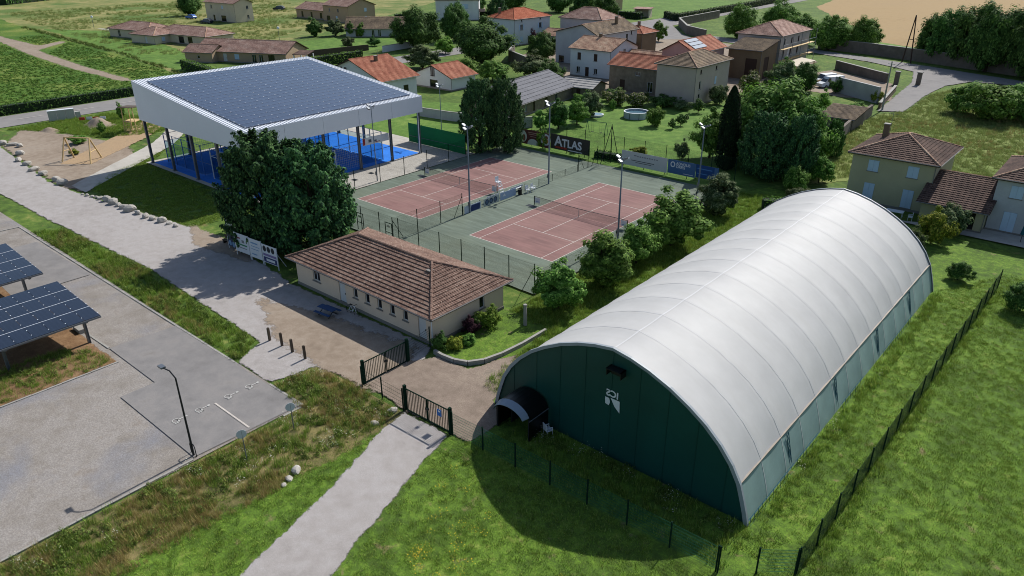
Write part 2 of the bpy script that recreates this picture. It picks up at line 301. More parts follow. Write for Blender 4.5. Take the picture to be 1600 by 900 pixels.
soft('carport_bed', [(-15.6,-75),(-15.6,-35.4),(-2.4,-35.4),(-2.5,-75)], M_soil, .3, .5)
sheet('carport_bed_far', [(-30,-75),(-30,-34.6),(-20.4,-34.6),(-20.4,-75)], M_soil, .05, .5)
pad = sheet('asphalt_parking_pad', [(-4.8,-34.9),(-4.4,-29.85),(12.85,-29.85),(12.6,-37.3),(2.6,-37.3),(2.6,-34.9)], M_asph)
sheet('asphalt_parking_pad.001', [(-33.4,-36),(-33.2,-30.2),(-20.3,-30),(-20.3,-36.5)], M_asph)
soft('gravel_path', [(32,-52),(28,-52),(23,-40.4),(21.1,-33.4),(19.2,-28.1),(18.8,-25.9),(22.8,-25.7),(23.5,-28.6),(26.4,-37.4)], M_gravel2, .32, .25)
soft('lane', [(13.8,90),(17.6,92.4),(16.6,110),(17,124),(20,132.5),(30,133.5),(80,116.5),(80,122.5),(27,140.5),(8,149),(-10,155.5),(-30,163.5),(-62,172),(-60,162),(-28,157),(-5,147.5),(7,139),(10.6,124),(12.4,105)], M_road, .4, .8)
sheet('padel_apron', [(-54.2,-8.9),(-21.7,-8.9),(-21.7,24),(-54.2,24)], M_conc)
turf = sheet('padel_turf', [(-53.2,-8.2),(-28.2,-8.2),(-28.2,19),(-53.2,19)], M_blue)
court = sheet('tennis_court_slab', [(-21.5,-6.6),(14.2,-6.6),(14.2,30.8),(-21.5,30.8)], M_cgreen, .05, 1)
ZC = ZL[0]
def rectm(x0, y0, x1, y1, z): return MB().poly([(x0,y0,z),(x1,y0,z),(x1,y1,z),(x0,y1,z)])
CL, CW = 23.77, 10.97
for X0 in (-18.57, 0.0):
    c = struct('tennis_court', rectm(X0, 0, X0+CW, CL, ZC+.004), M_cred)
    z = ZC+.008; s = 1.37; b = 5.485; l = .035
    for x in (0, s, CW-s, CW): rectm(X0+x-l, 0, X0+x+l, CL, z).build('court_line', M_wline, c)
    for y in (0, CL): rectm(X0, y-l*1.3, X0+CW, y+l*1.3, z+.001).build('court_line', M_wline, c)
    for y in (b, CL-b): rectm(X0+s, y-l, X0+CW-s, y+l, z+.001).build('court_line', M_wline, c)
    rectm(X0+CW/2-l, b, X0+CW/2+l, CL-b, z+.002).build('court_line', M_wline, c)
for i in range(-6, 26):
    rectm(-98.85, i*8.6-2, -98.7, i*8.6+2.2, ZL[0]+.004).build('lane_dash', M_wline, bpy.data.objects['road'])
for i in range(6): rectm(-86+i*1.2, 196-i*.8, -85.4+i*1.2, 200-i*.8, ZL[0]+.004).build('crossing_stripe', M_wline, bpy.data.objects['road'])
# parking bay markings
rectm(8.3, -33.56, 12.5, -33.44, ZL[0]+.004).build('bay_line', M_wline, pad)
for y in (-36.2, -34.6, -32.5, -30.9):      # wheelchair symbol: head, back, seat, wheel ring
    m = MB(); z = ZL[0]+.004; cx = 8.2; R0 = .24
    for i in range(12):
        if i in (2, 3): continue
        a, b2 = 2*math.pi*i/12, 2*math.pi*(i+1)/12
        m.poly([(cx+math.cos(a)*R0, y+math.sin(a)*R0, z), (cx+math.cos(b2)*R0, y+math.sin(b2)*R0, z), (cx+math.cos(b2)*(R0-.055), y+math.sin(b2)*(R0-.055), z), (cx+math.cos(a)*(R0-.055), y+math.sin(a)*(R0-.055), z)])
    for (x0,y0,x1,y1) in ((-.03,.1,.05,.55),(-.03,.1,.34,.18),(.27,-.2,.35,.18),(-.08,.6,.1,.78)): m.poly([(cx+x0,y+y0,z+.001),(cx+x1,y+y0,z+.001),(cx+x1,y+y1,z+.001),(cx+x0,y+y1,z+.001)])
    m.build('wheelchair_symbol', M_worn, pad)
def kerb(a, b, wd=.16, hh=.12):
    d = Vector((b[0]-a[0], b[1]-a[1])); L = d.length; d /= L; n = Vector((-d.y, d.x))*wd/2; k = max(1, round(L/1.0)); root = None
    for i in range(k):
        p = Vector(a)+d*(L*i/k+.012); q = Vector(a)+d*(L*(i+1)/k-.012); dz = RN.uniform(-.012, .012)
        m = MB().prism([p-n, q-n, q+n, p+n], 0, hh+dz)
        if root is None: root = struct('kerb', m, M_kerb)
        else: m.build('kerb_stone', M_kerb, root)
kerb((-39.5,-29.75), (4.4,-29.75)); kerb((9,-29.75), (13,-29.75)); kerb((-39.5,-29.8), (-39.8,-33))
kerb((-2.3,-35.3), (-2.4,-47)); kerb((-4.9,-34.9), (-15.6,-35.2)); kerb((-4.8,-34.9), (2.5,-35), hh=.05); kerb((12.75,-37.4), (12.95,-48)); kerb((2.6,-37.4), (12.5,-37.4), hh=.05); kerb((13,-29.9), (13,-31.3), hh=.06)
# curved retaining edge by the clubhouse garden
pts = [(14.7,-19.2),(15.6,-19.3),(16.8,-19.2),(17.8,-18.8),(18.5,-17.8),(18.9,-16.2),(19.1,-14),(19.1,-11.2)]
rw = thing('garden_edging', 'low curved concrete edging wall round the clubhouse flower bed', 'edging')
for a, b in zip(pts, pts[1:]):
    d = (Vector(b)-Vector(a)).normalized(); n = Vector((-d.y, d.x))*.11; e = d*.01
    MB().prism([Vector(a)-n+e, Vector(b)-n-e, Vector(b)+n-e, Vector(a)+n+e], 0, .36).build('edging_block', M_kerb, rw)
sheet('flower_bed', [(14,-18.8),(15.6,-19.2),(17.7,-18.7),(18.8,-16),(19,-11.2),(14,-10)], M_lawn, .1, .4)

# ------------------------------------------------------------ sports dome
def dome():
    Y0, Y1, NB = -21.0, 16.5, 14; CX = 31.55
    prof = [(8.95,0),(8.75,.8),(8.5,1.6),(8.22,2.42),(7.65,3.4),(6.9,4.3),(5.95,5.15),(4.9,5.85),(3.7,6.5),(2.4,7.02),(1.2,7.36),(0,7.56)]
    pr = [(-x, z) for x, z in prof]+[(x, z) for x, z in prof[-2::-1]]; kn = len(prof)-1
    root = thing('sports_dome', 'long white membrane sports hall with dark green arched end wall', 'sports hall', (CX, Y0, 0))
    L = Y1-Y0; ny = NB*8
    def grid(sel, off, name, mat, sag):
        v = []; f = []; K = len(sel)
        for j in range(ny+1):
            y = L*j/ny; ph = (j % 8)/8; s = sag*math.sin(math.pi*ph)
            for i in sel:
                x, z = pr[i]; nx, nz = x/8.9, max(z, .3)/7.6; ln = math.hypot(nx, nz); lift = 0 if z < .05 else 1
                v.append((x-nx/ln*s*lift, y, z-nz/ln*s*lift))
        for j in range(ny):
            for i in range(K-1): a = j*K+i; f.append((a, a+1, a+K+1, a+K))
        m = bpy.data.meshes.new(name); m.from_pydata(v, [], f); m.materials.append(mat); m.polygons.foreach_set('use_smooth', [True]*len(m.polygons)); return link(name, m, root)
    t = NT('white_membrane'); a = t.noise(.5, 5, .6); st = t.n('ShaderNodeMapping'); st.inputs['Scale'].default_value = (.22, 1.5, .22); t.L(t.pos, st.inputs[0]); b = t.noise(1.2, 5, .65, vec=st.outputs[0]); f = t.noise(25, 2, .5)
    col = t.ramp(a, [(.3,'a3a2a0'),(.7,'acaba9')]); col = t.mix(t.mapr(b, .5, .8, 0, .3), col, '9c9993'); t.bump(b, .03, .05); t.b.inputs['Sheen Weight'].default_value = 0
    mw = t.fin(col, .6, 0, .22)
    mg = paint('green_membrane', '0c403a', .5, .2, .3); ms = paint('pale_green_skirt', '7b928e', .55, .16, .6)
    K = len(pr); nl = 3
    grid(list(range(nl, K-nl)), 0, 'membrane', mw, .045)
    for sel in (list(range(0, nl+1)), list(range(K-nl-1, K))): grid(sel, 0, 'side_skirt', ms, .05)
    # seams over the ribs, ridge seam and end arches
    msm = paint('membrane_seam', 'b8b8b8', .55, .05, 1)
    for j in range(NB+1):
        y = L*j/NB; m = MB(); wd = .022 if 0 < j < NB else .09
        for (xa, za), (xb, zb) in zip(pr, pr[1:]):
            k = 1.0012 if 0 < j < NB else 1.01
            m.poly([(xa*k, y-wd, za*k), (xb*k, y-wd, zb*k), (xb*k, y+wd, zb*k), (xa*k, y+wd, za*k)])
            if j in (0, NB):
                yy = y-wd if j == 0 else y+wd; m.poly([(xa*k, yy, za*k), (xa*.982, yy, za*.985), (xb*.982, yy, zb*.985), (xb*k, yy, zb*k)])
        if 0 < j < NB: m.v = [q for q in m.v]; 
        m.build('arch_seam' if 0 < j < NB else 'arch_trim', msm if 0 < j < NB else paint('grey_trim', '878e94', .5, .08, 1), root)
    m = MB()
    for j in range(ny): ya, yb = L*j/ny, L*(j+1)/ny; za, zb = [7.567-.045*math.sin(math.pi*((q % 8)/8)) for q in (j, j+1)]; m.poly([(-.045,ya,za),(.045,ya,za),(.045,yb,zb),(-.045,yb,zb)])
    m.build('ridge_seam', msm, root)
    m = MB()
    for s in (1, -1): m.box(s*8.2-.05, -.05, 2.36, s*8.2+.07, L+.05, 2.44)
    m.build('skirt_rail', paint('stained_rail', '8a8074', .7, .2, 2), root)
    # end walls as vertical green panels
    for yy, nm in ((.06, 'end_wall'), (L-.06, 'end_wall')):
        m = MB(); m.poly([(x*.985, yy, max(z*.985, .02)) for x, z in pr]); m.build(nm, mg, root)
    seam = MB()
    for i in range(-4, 5):
        x = i*1.85; zt = np.interp(abs(x), [p[0] for p in prof[::-1]], [p[1] for p in prof[::-1]])*.98; seam.box(x-.02, .035, .05, x+.02, .055, zt)
    seam.build('panel_seam', paint('green_membrane_seam', '0b3b35', .5, .1, 1), root)
    # lattice posts on the skirt and a lattice foot rail
    mt = paint('teal_lattice', '20505a', .5, .15, 2)
    for y in (6.1, 13.9, 22.6, 30.9):
        m = MB()
        for dy in (-.14, .14): m.tube((8.92, y+dy, 0), (8.34, y+dy, 2.3), .025, k=4)
        for i in range(9): t0, t1 = i/9, (i+1)/9; m.tube((8.92-.58*t0, y-.14, 2.3*t0), (8.92-.58*t1, y+.14, 2.3*t1), .018, k=4)
        m.build('lattice_post', mt, root)
    for y0, y1 in ((0, 6.1), (6.4, 10), (14.2, 18.5), (23, 27.5), (27.5, 30.6)):
        m = MB().tube((9.12, y0, .05), (9.12, y1, .05), .02, k=4).tube((9.0, y0, .45), (9.0, y1, .45), .02, k=4); n = int((y1-y0)/.5)
        for i in range(n): m.tube((9.12, y0+i*.5, .05), (9.0, y0+i*.5+.25, .45), .014, k=4)
        m.build('foot_lattice', mt, root)
    # ventilation hood
    MB().prism([(0, -.55), (1.0, -.55), (1.0, .0), (0, .0)], 6.15, 6.2).box(.0, -.5, 5.75, .06, .03, 6.2).box(.94, -.5, 5.75, 1.0, .03, 6.2).box(.1, -.12, 5.7, .9, .03, 6.15).build('vent_hood', paint('dark_vent', '08100f', .6, .2, 2), root, loc=(-.1, 0, .3))
    # white print on the wall: letters read from behind, over a wedge
    tm = text_mesh('ICS', .6, bold=.02); o = link('wall_print', tm, root, (.0-.05, .02, 4.35)); o.rotation_euler = (rad(90), 0, 0); o.scale = (-1, 1, 1); o.location.x = .1; tm.materials.append(M_white)
    m = MB(); m.poly([(.0, .015, 4.25), (.62, .015, 4.25), (.66, .015, 3.45), (.3, .015, 3.75)]); m.poly([(-.38, .015, 4.2), (-.1, .015, 4.2), (-.02, .015, 3.95), (-.1, .015, 3.7), (-.34, .015, 3.75)]); m.build('wall_print', M_white, root)
    # entrance tunnel
    e = thing('entrance_tunnel', 'small black arched entrance tunnel with pale canopy lip against the green end wall', 'entrance', (25.75, -21.1, 0)); mk = paint('black_membrane', '06090a', .4, .2, 1)
    n = 12; arc = [(-1.35*math.cos(math.pi*i/n), 1.55+.95*math.sin(math.pi*i/n)) for i in range(n+1)]; arc = [(-1.35, 0)]+arc+[(1.35, 0)]
    m = MB()
    for (xa, za), (xb, zb) in zip(arc, arc[1:]): m.poly([(xa, 0, za), (xb, 0, zb), (xb, -1.9, zb), (xa, -1.9, za)])
    m.build('tunnel_cover', mk, e)
    for x in (-1.36, 1.36): MB().tube((x, 0, 1.57), (x, -1.9, 1.57), .035, k=5).build('edge_rail', M_galv, e)
    m = MB()
    for i in range(1, n): 
        (xa, za), (xb, zb) = arc[i], arc[i+1]; m.slab([(xa, -1.85, za+.03), (xa*.9, -2.35, 1.62+(za-1.55)*.75), (xb*.9, -2.35, 1.62+(zb-1.55)*.75), (xb, -1.85, zb+.03)], .03)
    m.build('canopy_lip', paint('clear_canopy', '76828f', .25, .06, 2), e)
    for x in (-1.3, 1.3): MB().box(x-.05, -1.9, 0, x+.05, -1.8, 1.7).build('tunnel_post', M_rail, e)
    MB().box(-.9, -1.0, 0, -.84, -.05, 2.1).build('door_leaf', M_rail, e); MB().box(.0, -.12, 0, .9, -.06, 2.1).build('door_leaf', M_rail, e)
def text_mesh(s, size, align='CENTER', bold=0, spacing=1):
    c = bpy.data.curves.new('txt', 'FONT'); c.body = s; c.size = size; c.align_x = align; c.offset = bold; c.space_character = spacing; c.resolution_u = 3
    o = bpy.data.objects.new('txt', c); COL.objects.link(o); bpy.context.view_layer.update()
    m = bpy.data.meshes.new_from_object(o.evaluated_get(bpy.context.evaluated_depsgraph_get())); bpy.data.objects.remove(o); bpy.data.curves.remove(c); m.materials.clear(); return m
dome()

# ------------------------------------------------------------ solar canopy over the padel courts
def canopy():
    X0, X1, Y0, Y1 = -53.6, -27.4, -8.7, 19.3; ZA, ZB = 11.35, 8.35; ZU = 6.15
    root = thing('padel_canopy', 'large white steel canopy with solar panel roof above blue padel courts', 'canopy')
    zr = lambda x: ZA+(ZB-ZA)*(x-X0)/(X1-X0)
    m = MB().slab([(X0,Y0,ZA),(X1,Y0,ZB),(X1,Y1,ZB),(X0,Y1,ZA)], .18); roof = m.build('roof', M_whitem, root)
    m = MB()                                     # standing seams run down the slope
    for i in range(71):
        y = Y0+.2+i*(Y1-Y0-.4)/70; m.slab([(X0,y-.03,ZA+.06),(X1,y-.03,ZB+.06),(X1,y+.03,ZB+.06),(X0,y+.03,ZA+.06)], .05)
    m.build('roof_seam', M_whitem, roof)['kind'] = 'stuff'
    # fascia in panels with joints
    def fascia(a, b, k):
        for i in range(k):
            t0, t1 = i/k, (i+1)/k; p = Vector(a).lerp(Vector(b), t0); q = Vector(a).lerp(Vector(b), t1); d = (q-p).normalized()*.02; n = Vector((d.y, -d.x)).normalized()*.06
            p2, q2 = p+d, q-d; mm = MB(); k2 = len(mm.v)
            mm.v += [(p2.x+n.x,p2.y+n.y,ZU),(q2.x+n.x,q2.y+n.y,ZU),(q2.x+n.x,q2.y+n.y,zr(q2.x)-.02),(p2.x+n.x,p2.y+n.y,zr(p2.x)-.02),(p2.x-n.x,p2.y-n.y,ZU),(q2.x-n.x,q2.y-n.y,ZU),(q2.x-n.x,q2.y-n.y,zr(q2.x)-.2),(p2.x-n.x,p2.y-n.y,zr(p2.x)-.2)]
            mm.f += [(0,1,2,3),(5,4,7,6),(1,0,4,5),(0,3,7,4),(2,1,5,6),(3,2,6,7)]; mm.build('fascia_panel', M_fascia, root)
    fascia((X0,Y0),(X1,Y0),1); fascia((X1,Y0),(X1,Y1),5); fascia((X1,Y1),(X0,Y1),4); fascia((X0,Y1),(X0,Y0),4)
    # panels: 20 rows by 15
    nx, ny = 20, 15; ax0, ax1, ay0, ay1 = X0+1.9, X1-1.0, Y0+1.2, Y1-1.3; sx = (ax1-ax0)/nx; sy = (ay1-ay0)/ny
    sl = math.atan2(ZB-ZA, X1-X0); lx = sx/math.cos(sl)
    pm = MB().box(-lx/2+.03, -sy/2+.004, 0, lx/2-.03, sy/2-.004, .045).mesh('solar_panel', M_solar)
    fm = MB()
    for x0 in (-lx/2+.005, lx/2-.035): fm.box(x0, -sy/2, .0, x0+.03, sy/2, .06)
    for s in (-1, 1): fm.box(-lx/2+.04, s*(sy/2-.012)-.012, .0, lx/2-.04, s*(sy/2-.012)+.012, .055)
    fm = fm.mesh('panel_frame', M_galv)
    for i in range(nx):
        for j in range(ny):
            x = ax0+(i+.5)*sx; y = ay0+(j+.5)*sy
            link('solar_panel', pm, root, (x, y, zr(x)+.13), rot=(0, -sl, 0))
    m = MB()
    for i in range(nx+1):
        x = ax0+i*sx; m.slab([(x-.035,ay0,zr(x)+.19),(x+.035,ay0,zr(x+.035)+.19),(x+.035,ay1,zr(x+.035)+.19),(x-.035,ay1,zr(x)+.19)], .1)
    m.build('panel_rail', paint('rail_aluminium', '6b7488', .4, .1, 2, metal=.2), root)
    m = MB()
    for i in range(nx+1):
        x = ax0+i*sx
        for j in range(ny+1): y = ay0+j*sy; m.box(x-.06, y-.06, zr(x)+.15, x+.06, y+.06, zr(x)+.215)
    m.build('panel_clamp', M_whitem, root)['kind'] = 'stuff'
    post = MB().box(-.14,-.16,0,.14,-.12,ZU+.6).box(-.14,.12,0,.14,.16,ZU+.6).box(-.03,-.12,0,.03,.12,ZU+.6).box(-.25,-.25,0,.25,.25,.04).mesh('post', M_galv)
    xs = (-53.3,-47,-40.7,-34.4,-28); ys = (-8.3,-2.8,2.7,8.2,13.7,19)
    for x in xs:
        for y in ys:
            if x in (xs[0], xs[-1]) or y in (ys[0], ys[-1]): link('post', post, root, (x, y, ZL[0]))
    beam = MB()
    for y in ys: beam.slab([(xs[0],y-.1,zr(xs[0])-.25),(xs[-1],y-.1,zr(xs[-1])-.25),(xs[-1],y+.1,zr(xs[-1])-.25),(xs[0],y+.1,zr(xs[0])-.25)], .5)
    beam.build('roof_beam', M_galv, root)
    MB().tube((-27.75, 18.7, 6.1), (-27.75, 18.7, .1), .05).tube((-27.75, -8.2, 6.1), (-27.75, -8.2, .1), .05).build('downpipe', M_whitem, root)
    # two padel cages
    glass = NT('padel_glass'); glass.b.inputs['Transmission Weight'].default_value = 1; glass.b.inputs['IOR'].default_value = 1.05; glass.fin('c9dde4', .02, 0, .4); MATS['padel_glass'] = glass.m
    for q, x0 in enumerate((-51.8, -39.4)):
        c = thing('padel_court', ('padel cage of glass and blue frames at the playground side of the canopy', 'padel cage of glass and pale frames at the tennis side of the canopy')[q], 'padel court', (x0, -6.8, ZL[0]+.004)); mf = (paint('blue_cage_steel', '3a66a8', .5, .1, 2), paint('white_cage_steel', 'b8c0c8', .5, .1, 2))[q]
        w, l = 10, 20
        for i in range(6):
            y = i*4
            for x in (0, w): MB().box(x-.05, y-.05, 0, x+.05, y+.05, 3 if 1 < i < 4 else 4).build('cage_post', mf, c)
        for x in (2.5, 5, 7.5):
            for y in (0, l): MB().box(x-.05, y-.05, 0, x+.05, y+.05, 4).build('cage_post', mf, c)
        m = MB()
        for zz in (3, 4):
            for y in (0, l): m.tube((0, y, zz), (w, y, zz), .035, k=4)
            for x in (0, w): 
                for ya, yb in ((0, 4), (16, 20)) if zz == 4 else ((0, 20),): m.tube((x, ya, zz), (x, yb, zz), .035, k=4)
        m.build('cage_rail', mf, c)
        for i in range(4):
            for y in (0, l): MB().box(i*2.5+.07, y-.006, .05, i*2.5+2.43, y+.006, 2.95).build('glass_pane', glass.m, c)
        for x in (0, w):
            for ya in (.07, 16.07): MB().box(x-.006, ya, .05, x+.006, ya+3.86, 2.95).build('glass_pane', glass.m, c)
            m = MB()
            for i in range(40): m.box(x-.008, 4.1+i*.3, .05, x+.008, 4.115+i*.3, 2.95)
            for i in range(10): m.box(x-.008, 4.06, .05+i*.3, x+.008, 15.94, .065+i*.3)
            m.build('cage_mesh', mf, c)
        m = MB()
        for y in (3, 17): m.poly([(0,y-.03,.003),(w,y-.03,.003),(w,y+.03,.003),(0,y+.03,.003)])
        m.poly([(w/2-.03,3.04,.003),(w/2+.03,3.04,.003),(w/2+.03,16.96,.003),(w/2-.03,16.96,.003)]); m.build('court_line', M_wline, c)
        m = MB().tube((0, 10, .9), (w, 10, .9), .03, k=4)
        for i in range(50): m.box(i*.2, 9.995, .05, i*.2+.012, 10.005, .9)
        m.build('net', M_rail, c)
    b = thing('padel_banner', 'white printed banner hung on the padel cage beside the tennis courts', 'banner', (-28.9, 9.5, 2.9))
    MB().box(-.02, 0, 0, .02, 4.6, 1.0).build('banner_sheet', M_white, b); MB().box(.022, .05, .05, .026, .4, .95).build('print', paint('red_print', '8c1f24', .6, .1, 2), b)
    MB().box(.022, 1.0, .3, .026, 1.5, .7).box(.022, 2.0, .25, .026, 2.4, .5).build('print', paint('grey_print', '4a5560', .6, .1, 2), b); MB().box(.022, 2.2, .15, .026, 3.0, .24).build('print', MATS['red_print'], b)
canopy()
g = thing('windscreen', 'tall green fabric windscreen behind the padel apron', 'screen', (-34.4, 22.6, 0))
for i in range(5): MB().tube((i*3, .06, 0), (i*3, .06, 3.1), .04).build('post', M_dgreen, g)
for i in range(4): MB().box(i*3+.01, -.01, .15, i*3+2.99, .01, 3.0).build('screen_panel', M_tarp, g)
MB().tube((0, -.05, 1.1), (12, -.05, 1.1), .03).build('rail', M_galv, g)
# ------------------------------------------------------------ buildings
def wall_face(mb, O, U, W, H, holes, depth=.16, tri=None):
    """rectangular wall with real openings; holes = (u0, z0, u1, z1); tri = apex (u, z) of a gable above"""
    O = Vector(O); U = Vector(U); Z = Vector((0,0,1)); N = U.cross(Z); P = lambda u, z, d=0: O+U*u+Z*z-N*d
    us = sorted({0, W, *[h[0] for h in holes], *[h[2] for h in holes]}); zs = sorted({0, H, *[h[1] for h in holes], *[h[3] for h in holes]})
    for a, b in zip(us, us[1:]):
        for c, d in zip(zs, zs[1:]):
            m, n = (a+b)/2, (c+d)/2
            if any(h[0] < m < h[2] and h[1] < n < h[3] for h in holes): continue
            mb.poly([P(a,c), P(b,c), P(b,d), P(a,d)])
    for u0, z0, u1, z1 in holes:
        for p, q in (((u0,z0),(u1,z0)),((u1,z0),(u1,z1)),((u1,z1),(u0,z1)),((u0,z1),(u0,z0))): mb.poly([P(*p), P(*q), P(*q, depth), P(*p, depth)])
    if tri: mb.poly([P(0,H), P(W,H), P(*tri)])
def roof_slope(mb, A, B, C, D, row=.38, pitch=None, lift=.065):
    A, B, C, D = map(Vector, (A, B, C, D)); e = (B-A); L = e.length; e /= L
    s = (D-A)-e*((D-A).dot(e)); SL = s.length; n = e.cross(s).normalized(); rows = max(2, round(SL/row))
    xl = lambda t: (D-A).dot(e)*t; xr = lambda t: L+((C-B).dot(e))*t
    for i in range(rows):
        t0, t1 = i/rows, (i+1)/rows; a0, b0, a1, b1 = xl(t0), xr(t0), xl(t1), xr(t1)
        if pitch:
            k0 = math.ceil(min(a0, a1)/pitch*2); xs = [min(a0, a1)]+[k*pitch/2 for k in range(k0, int(max(b0, b1)/pitch*2)+1)]+[max(b0, b1)]
        else: xs = [a0, b0]
        lo = []; hi = []; rs = []
        for q, x in enumerate(xs):
            wv = (.04 if round(x/pitch*2) % 2 else 0) if pitch else 0
            x0 = min(max(x, a0), b0); x1 = min(max(x, a1), b1)
            if not pitch: x0, x1 = (a0, a1) if q == 0 else (b0, b1)
            lo.append(A+e*x0+s*t0+n*(lift+wv)); hi.append(A+e*x1+s*t1+n*(.004+wv)); rs.append(A+e*x0+s*t0)
        k = len(mb.v); m = len(xs); mb.v += [tuple(p) for p in lo+hi+rs]
        for q in range(m-1):
            if (lo[q]-lo[q+1]).length < 1e-5 and (hi[q]-hi[q+1]).length < 1e-5: continue
            mb.f.append((k+q, k+q+1, k+m+q+1, k+m+q)); mb.f.append((k+2*m+q, k+2*m+q+1, k+q+1, k+q))
def ridge_caps(p, q, r=.11, step=.42):
    m = MB(); p = Vector(p); q = Vector(q); L = (q-p).length; k = max(1, int(L/step))
    for i in range(k): m.tube(p.lerp(q, i/k), p.lerp(q, min(1, (i+1.12)/k)), r*1.12, r*.92, 6)
    return m
WALLU = {'S': lambda w, d: ((0,0,0),(1,0,0),w), 'E': lambda w, d: ((w,0,0),(0,1,0),d), 'N': lambda w, d: ((w,d,0),(-1,0,0),w), 'W': lambda w, d: ((0,d,0),(0,-1,0),d)}
def add_window(root, face, w, d, u, z, ww, hh, style, depth=.16):
    O, U, W = WALLU[face](w, d); O = Vector(O); U = Vector(U); N = U.cross(Vector((0,0,1))); rz = math.atan2(U.y, U.x); base = O+U*u+Vector((0,0,z)); x0, x1 = -ww/2, ww/2
    loc = base
    if depth < 0: loc = base+N*.09; depth = .08
    if style in ('door', 'wdoor'):
        o = MB().box(x0+.01, depth-.08, .01, x1-.01, depth-.01, hh-.01).build('door', M_frame if style == 'wdoor' else M_brown, root, loc=loc, rz=rz)
        MB().box(x1-.18, depth-.13, 1.0, x1-.1, depth-.08, 1.1).build('handle', M_rail, o); return
    if style in ('shut', 'dshut'):      # closed shutters
        mt = paint('pale_blue_shutter', 'a9bcd0', .55, .06, 1) if style == 'shut' else M_brown
        o = MB().box(x0-.02, depth-.02, 0, x1+.02, depth-.004, hh).build('window', M_frame, root, loc=loc, rz=rz)
        for a, b in ((x0+.01, -.008), (.008, x1-.01)):
            s = MB().box(a, -.035, .01, b, .01, hh-.01)
            for zz in (.15, hh-.2): s.box(a+.02, -.05, zz, b-.02, -.036, zz+.06)
            s.build('shutter', mt, o)
        MB().box(x0-.08, -.08, -.07, x1+.08, -.002, -.005).build('sill', M_sill, o); return
    m = MB(); fr = .07
    m.box(x0, depth-.08, 0, x0+fr, depth-.01, hh).box(x1-fr, depth-.08, 0, x1, depth-.01, hh).box(x0+fr, depth-.08, 0, x1-fr, depth-.01, fr).box(x0+fr, depth-.08, hh-fr, x1-fr, depth-.01, hh)
    if ww > .7: m.box(-.035, depth-.075, fr, .035, depth-.015, hh-fr)
    o = m.build('window', M_frame if style != 'dark' else M_brown, root, loc=loc, rz=rz)
    if ww > .7:
        for a, b in ((x0+fr, -.036), (.036, x1-fr)): MB().box(a, depth-.05, fr, b, depth-.03, hh-fr).build('pane', M_glass, o)
    else: MB().box(x0+fr, depth-.05, fr, x1-fr, depth-.03, hh-fr).build('pane', M_glass, o)
    MB().box(x0-.1, -.09, -.09, x1+.1, -.002, -.005).build('sill', M_sill, o)
    if style == 'open':
        for a in (x0-ww/2-.03, x1+.03): MB().box(a, -.045, 0, a+ww/2, -.004, hh).build('shutter', paint('pale_blue_shutter', 'a9bcd0', .55, .06, 1), o)
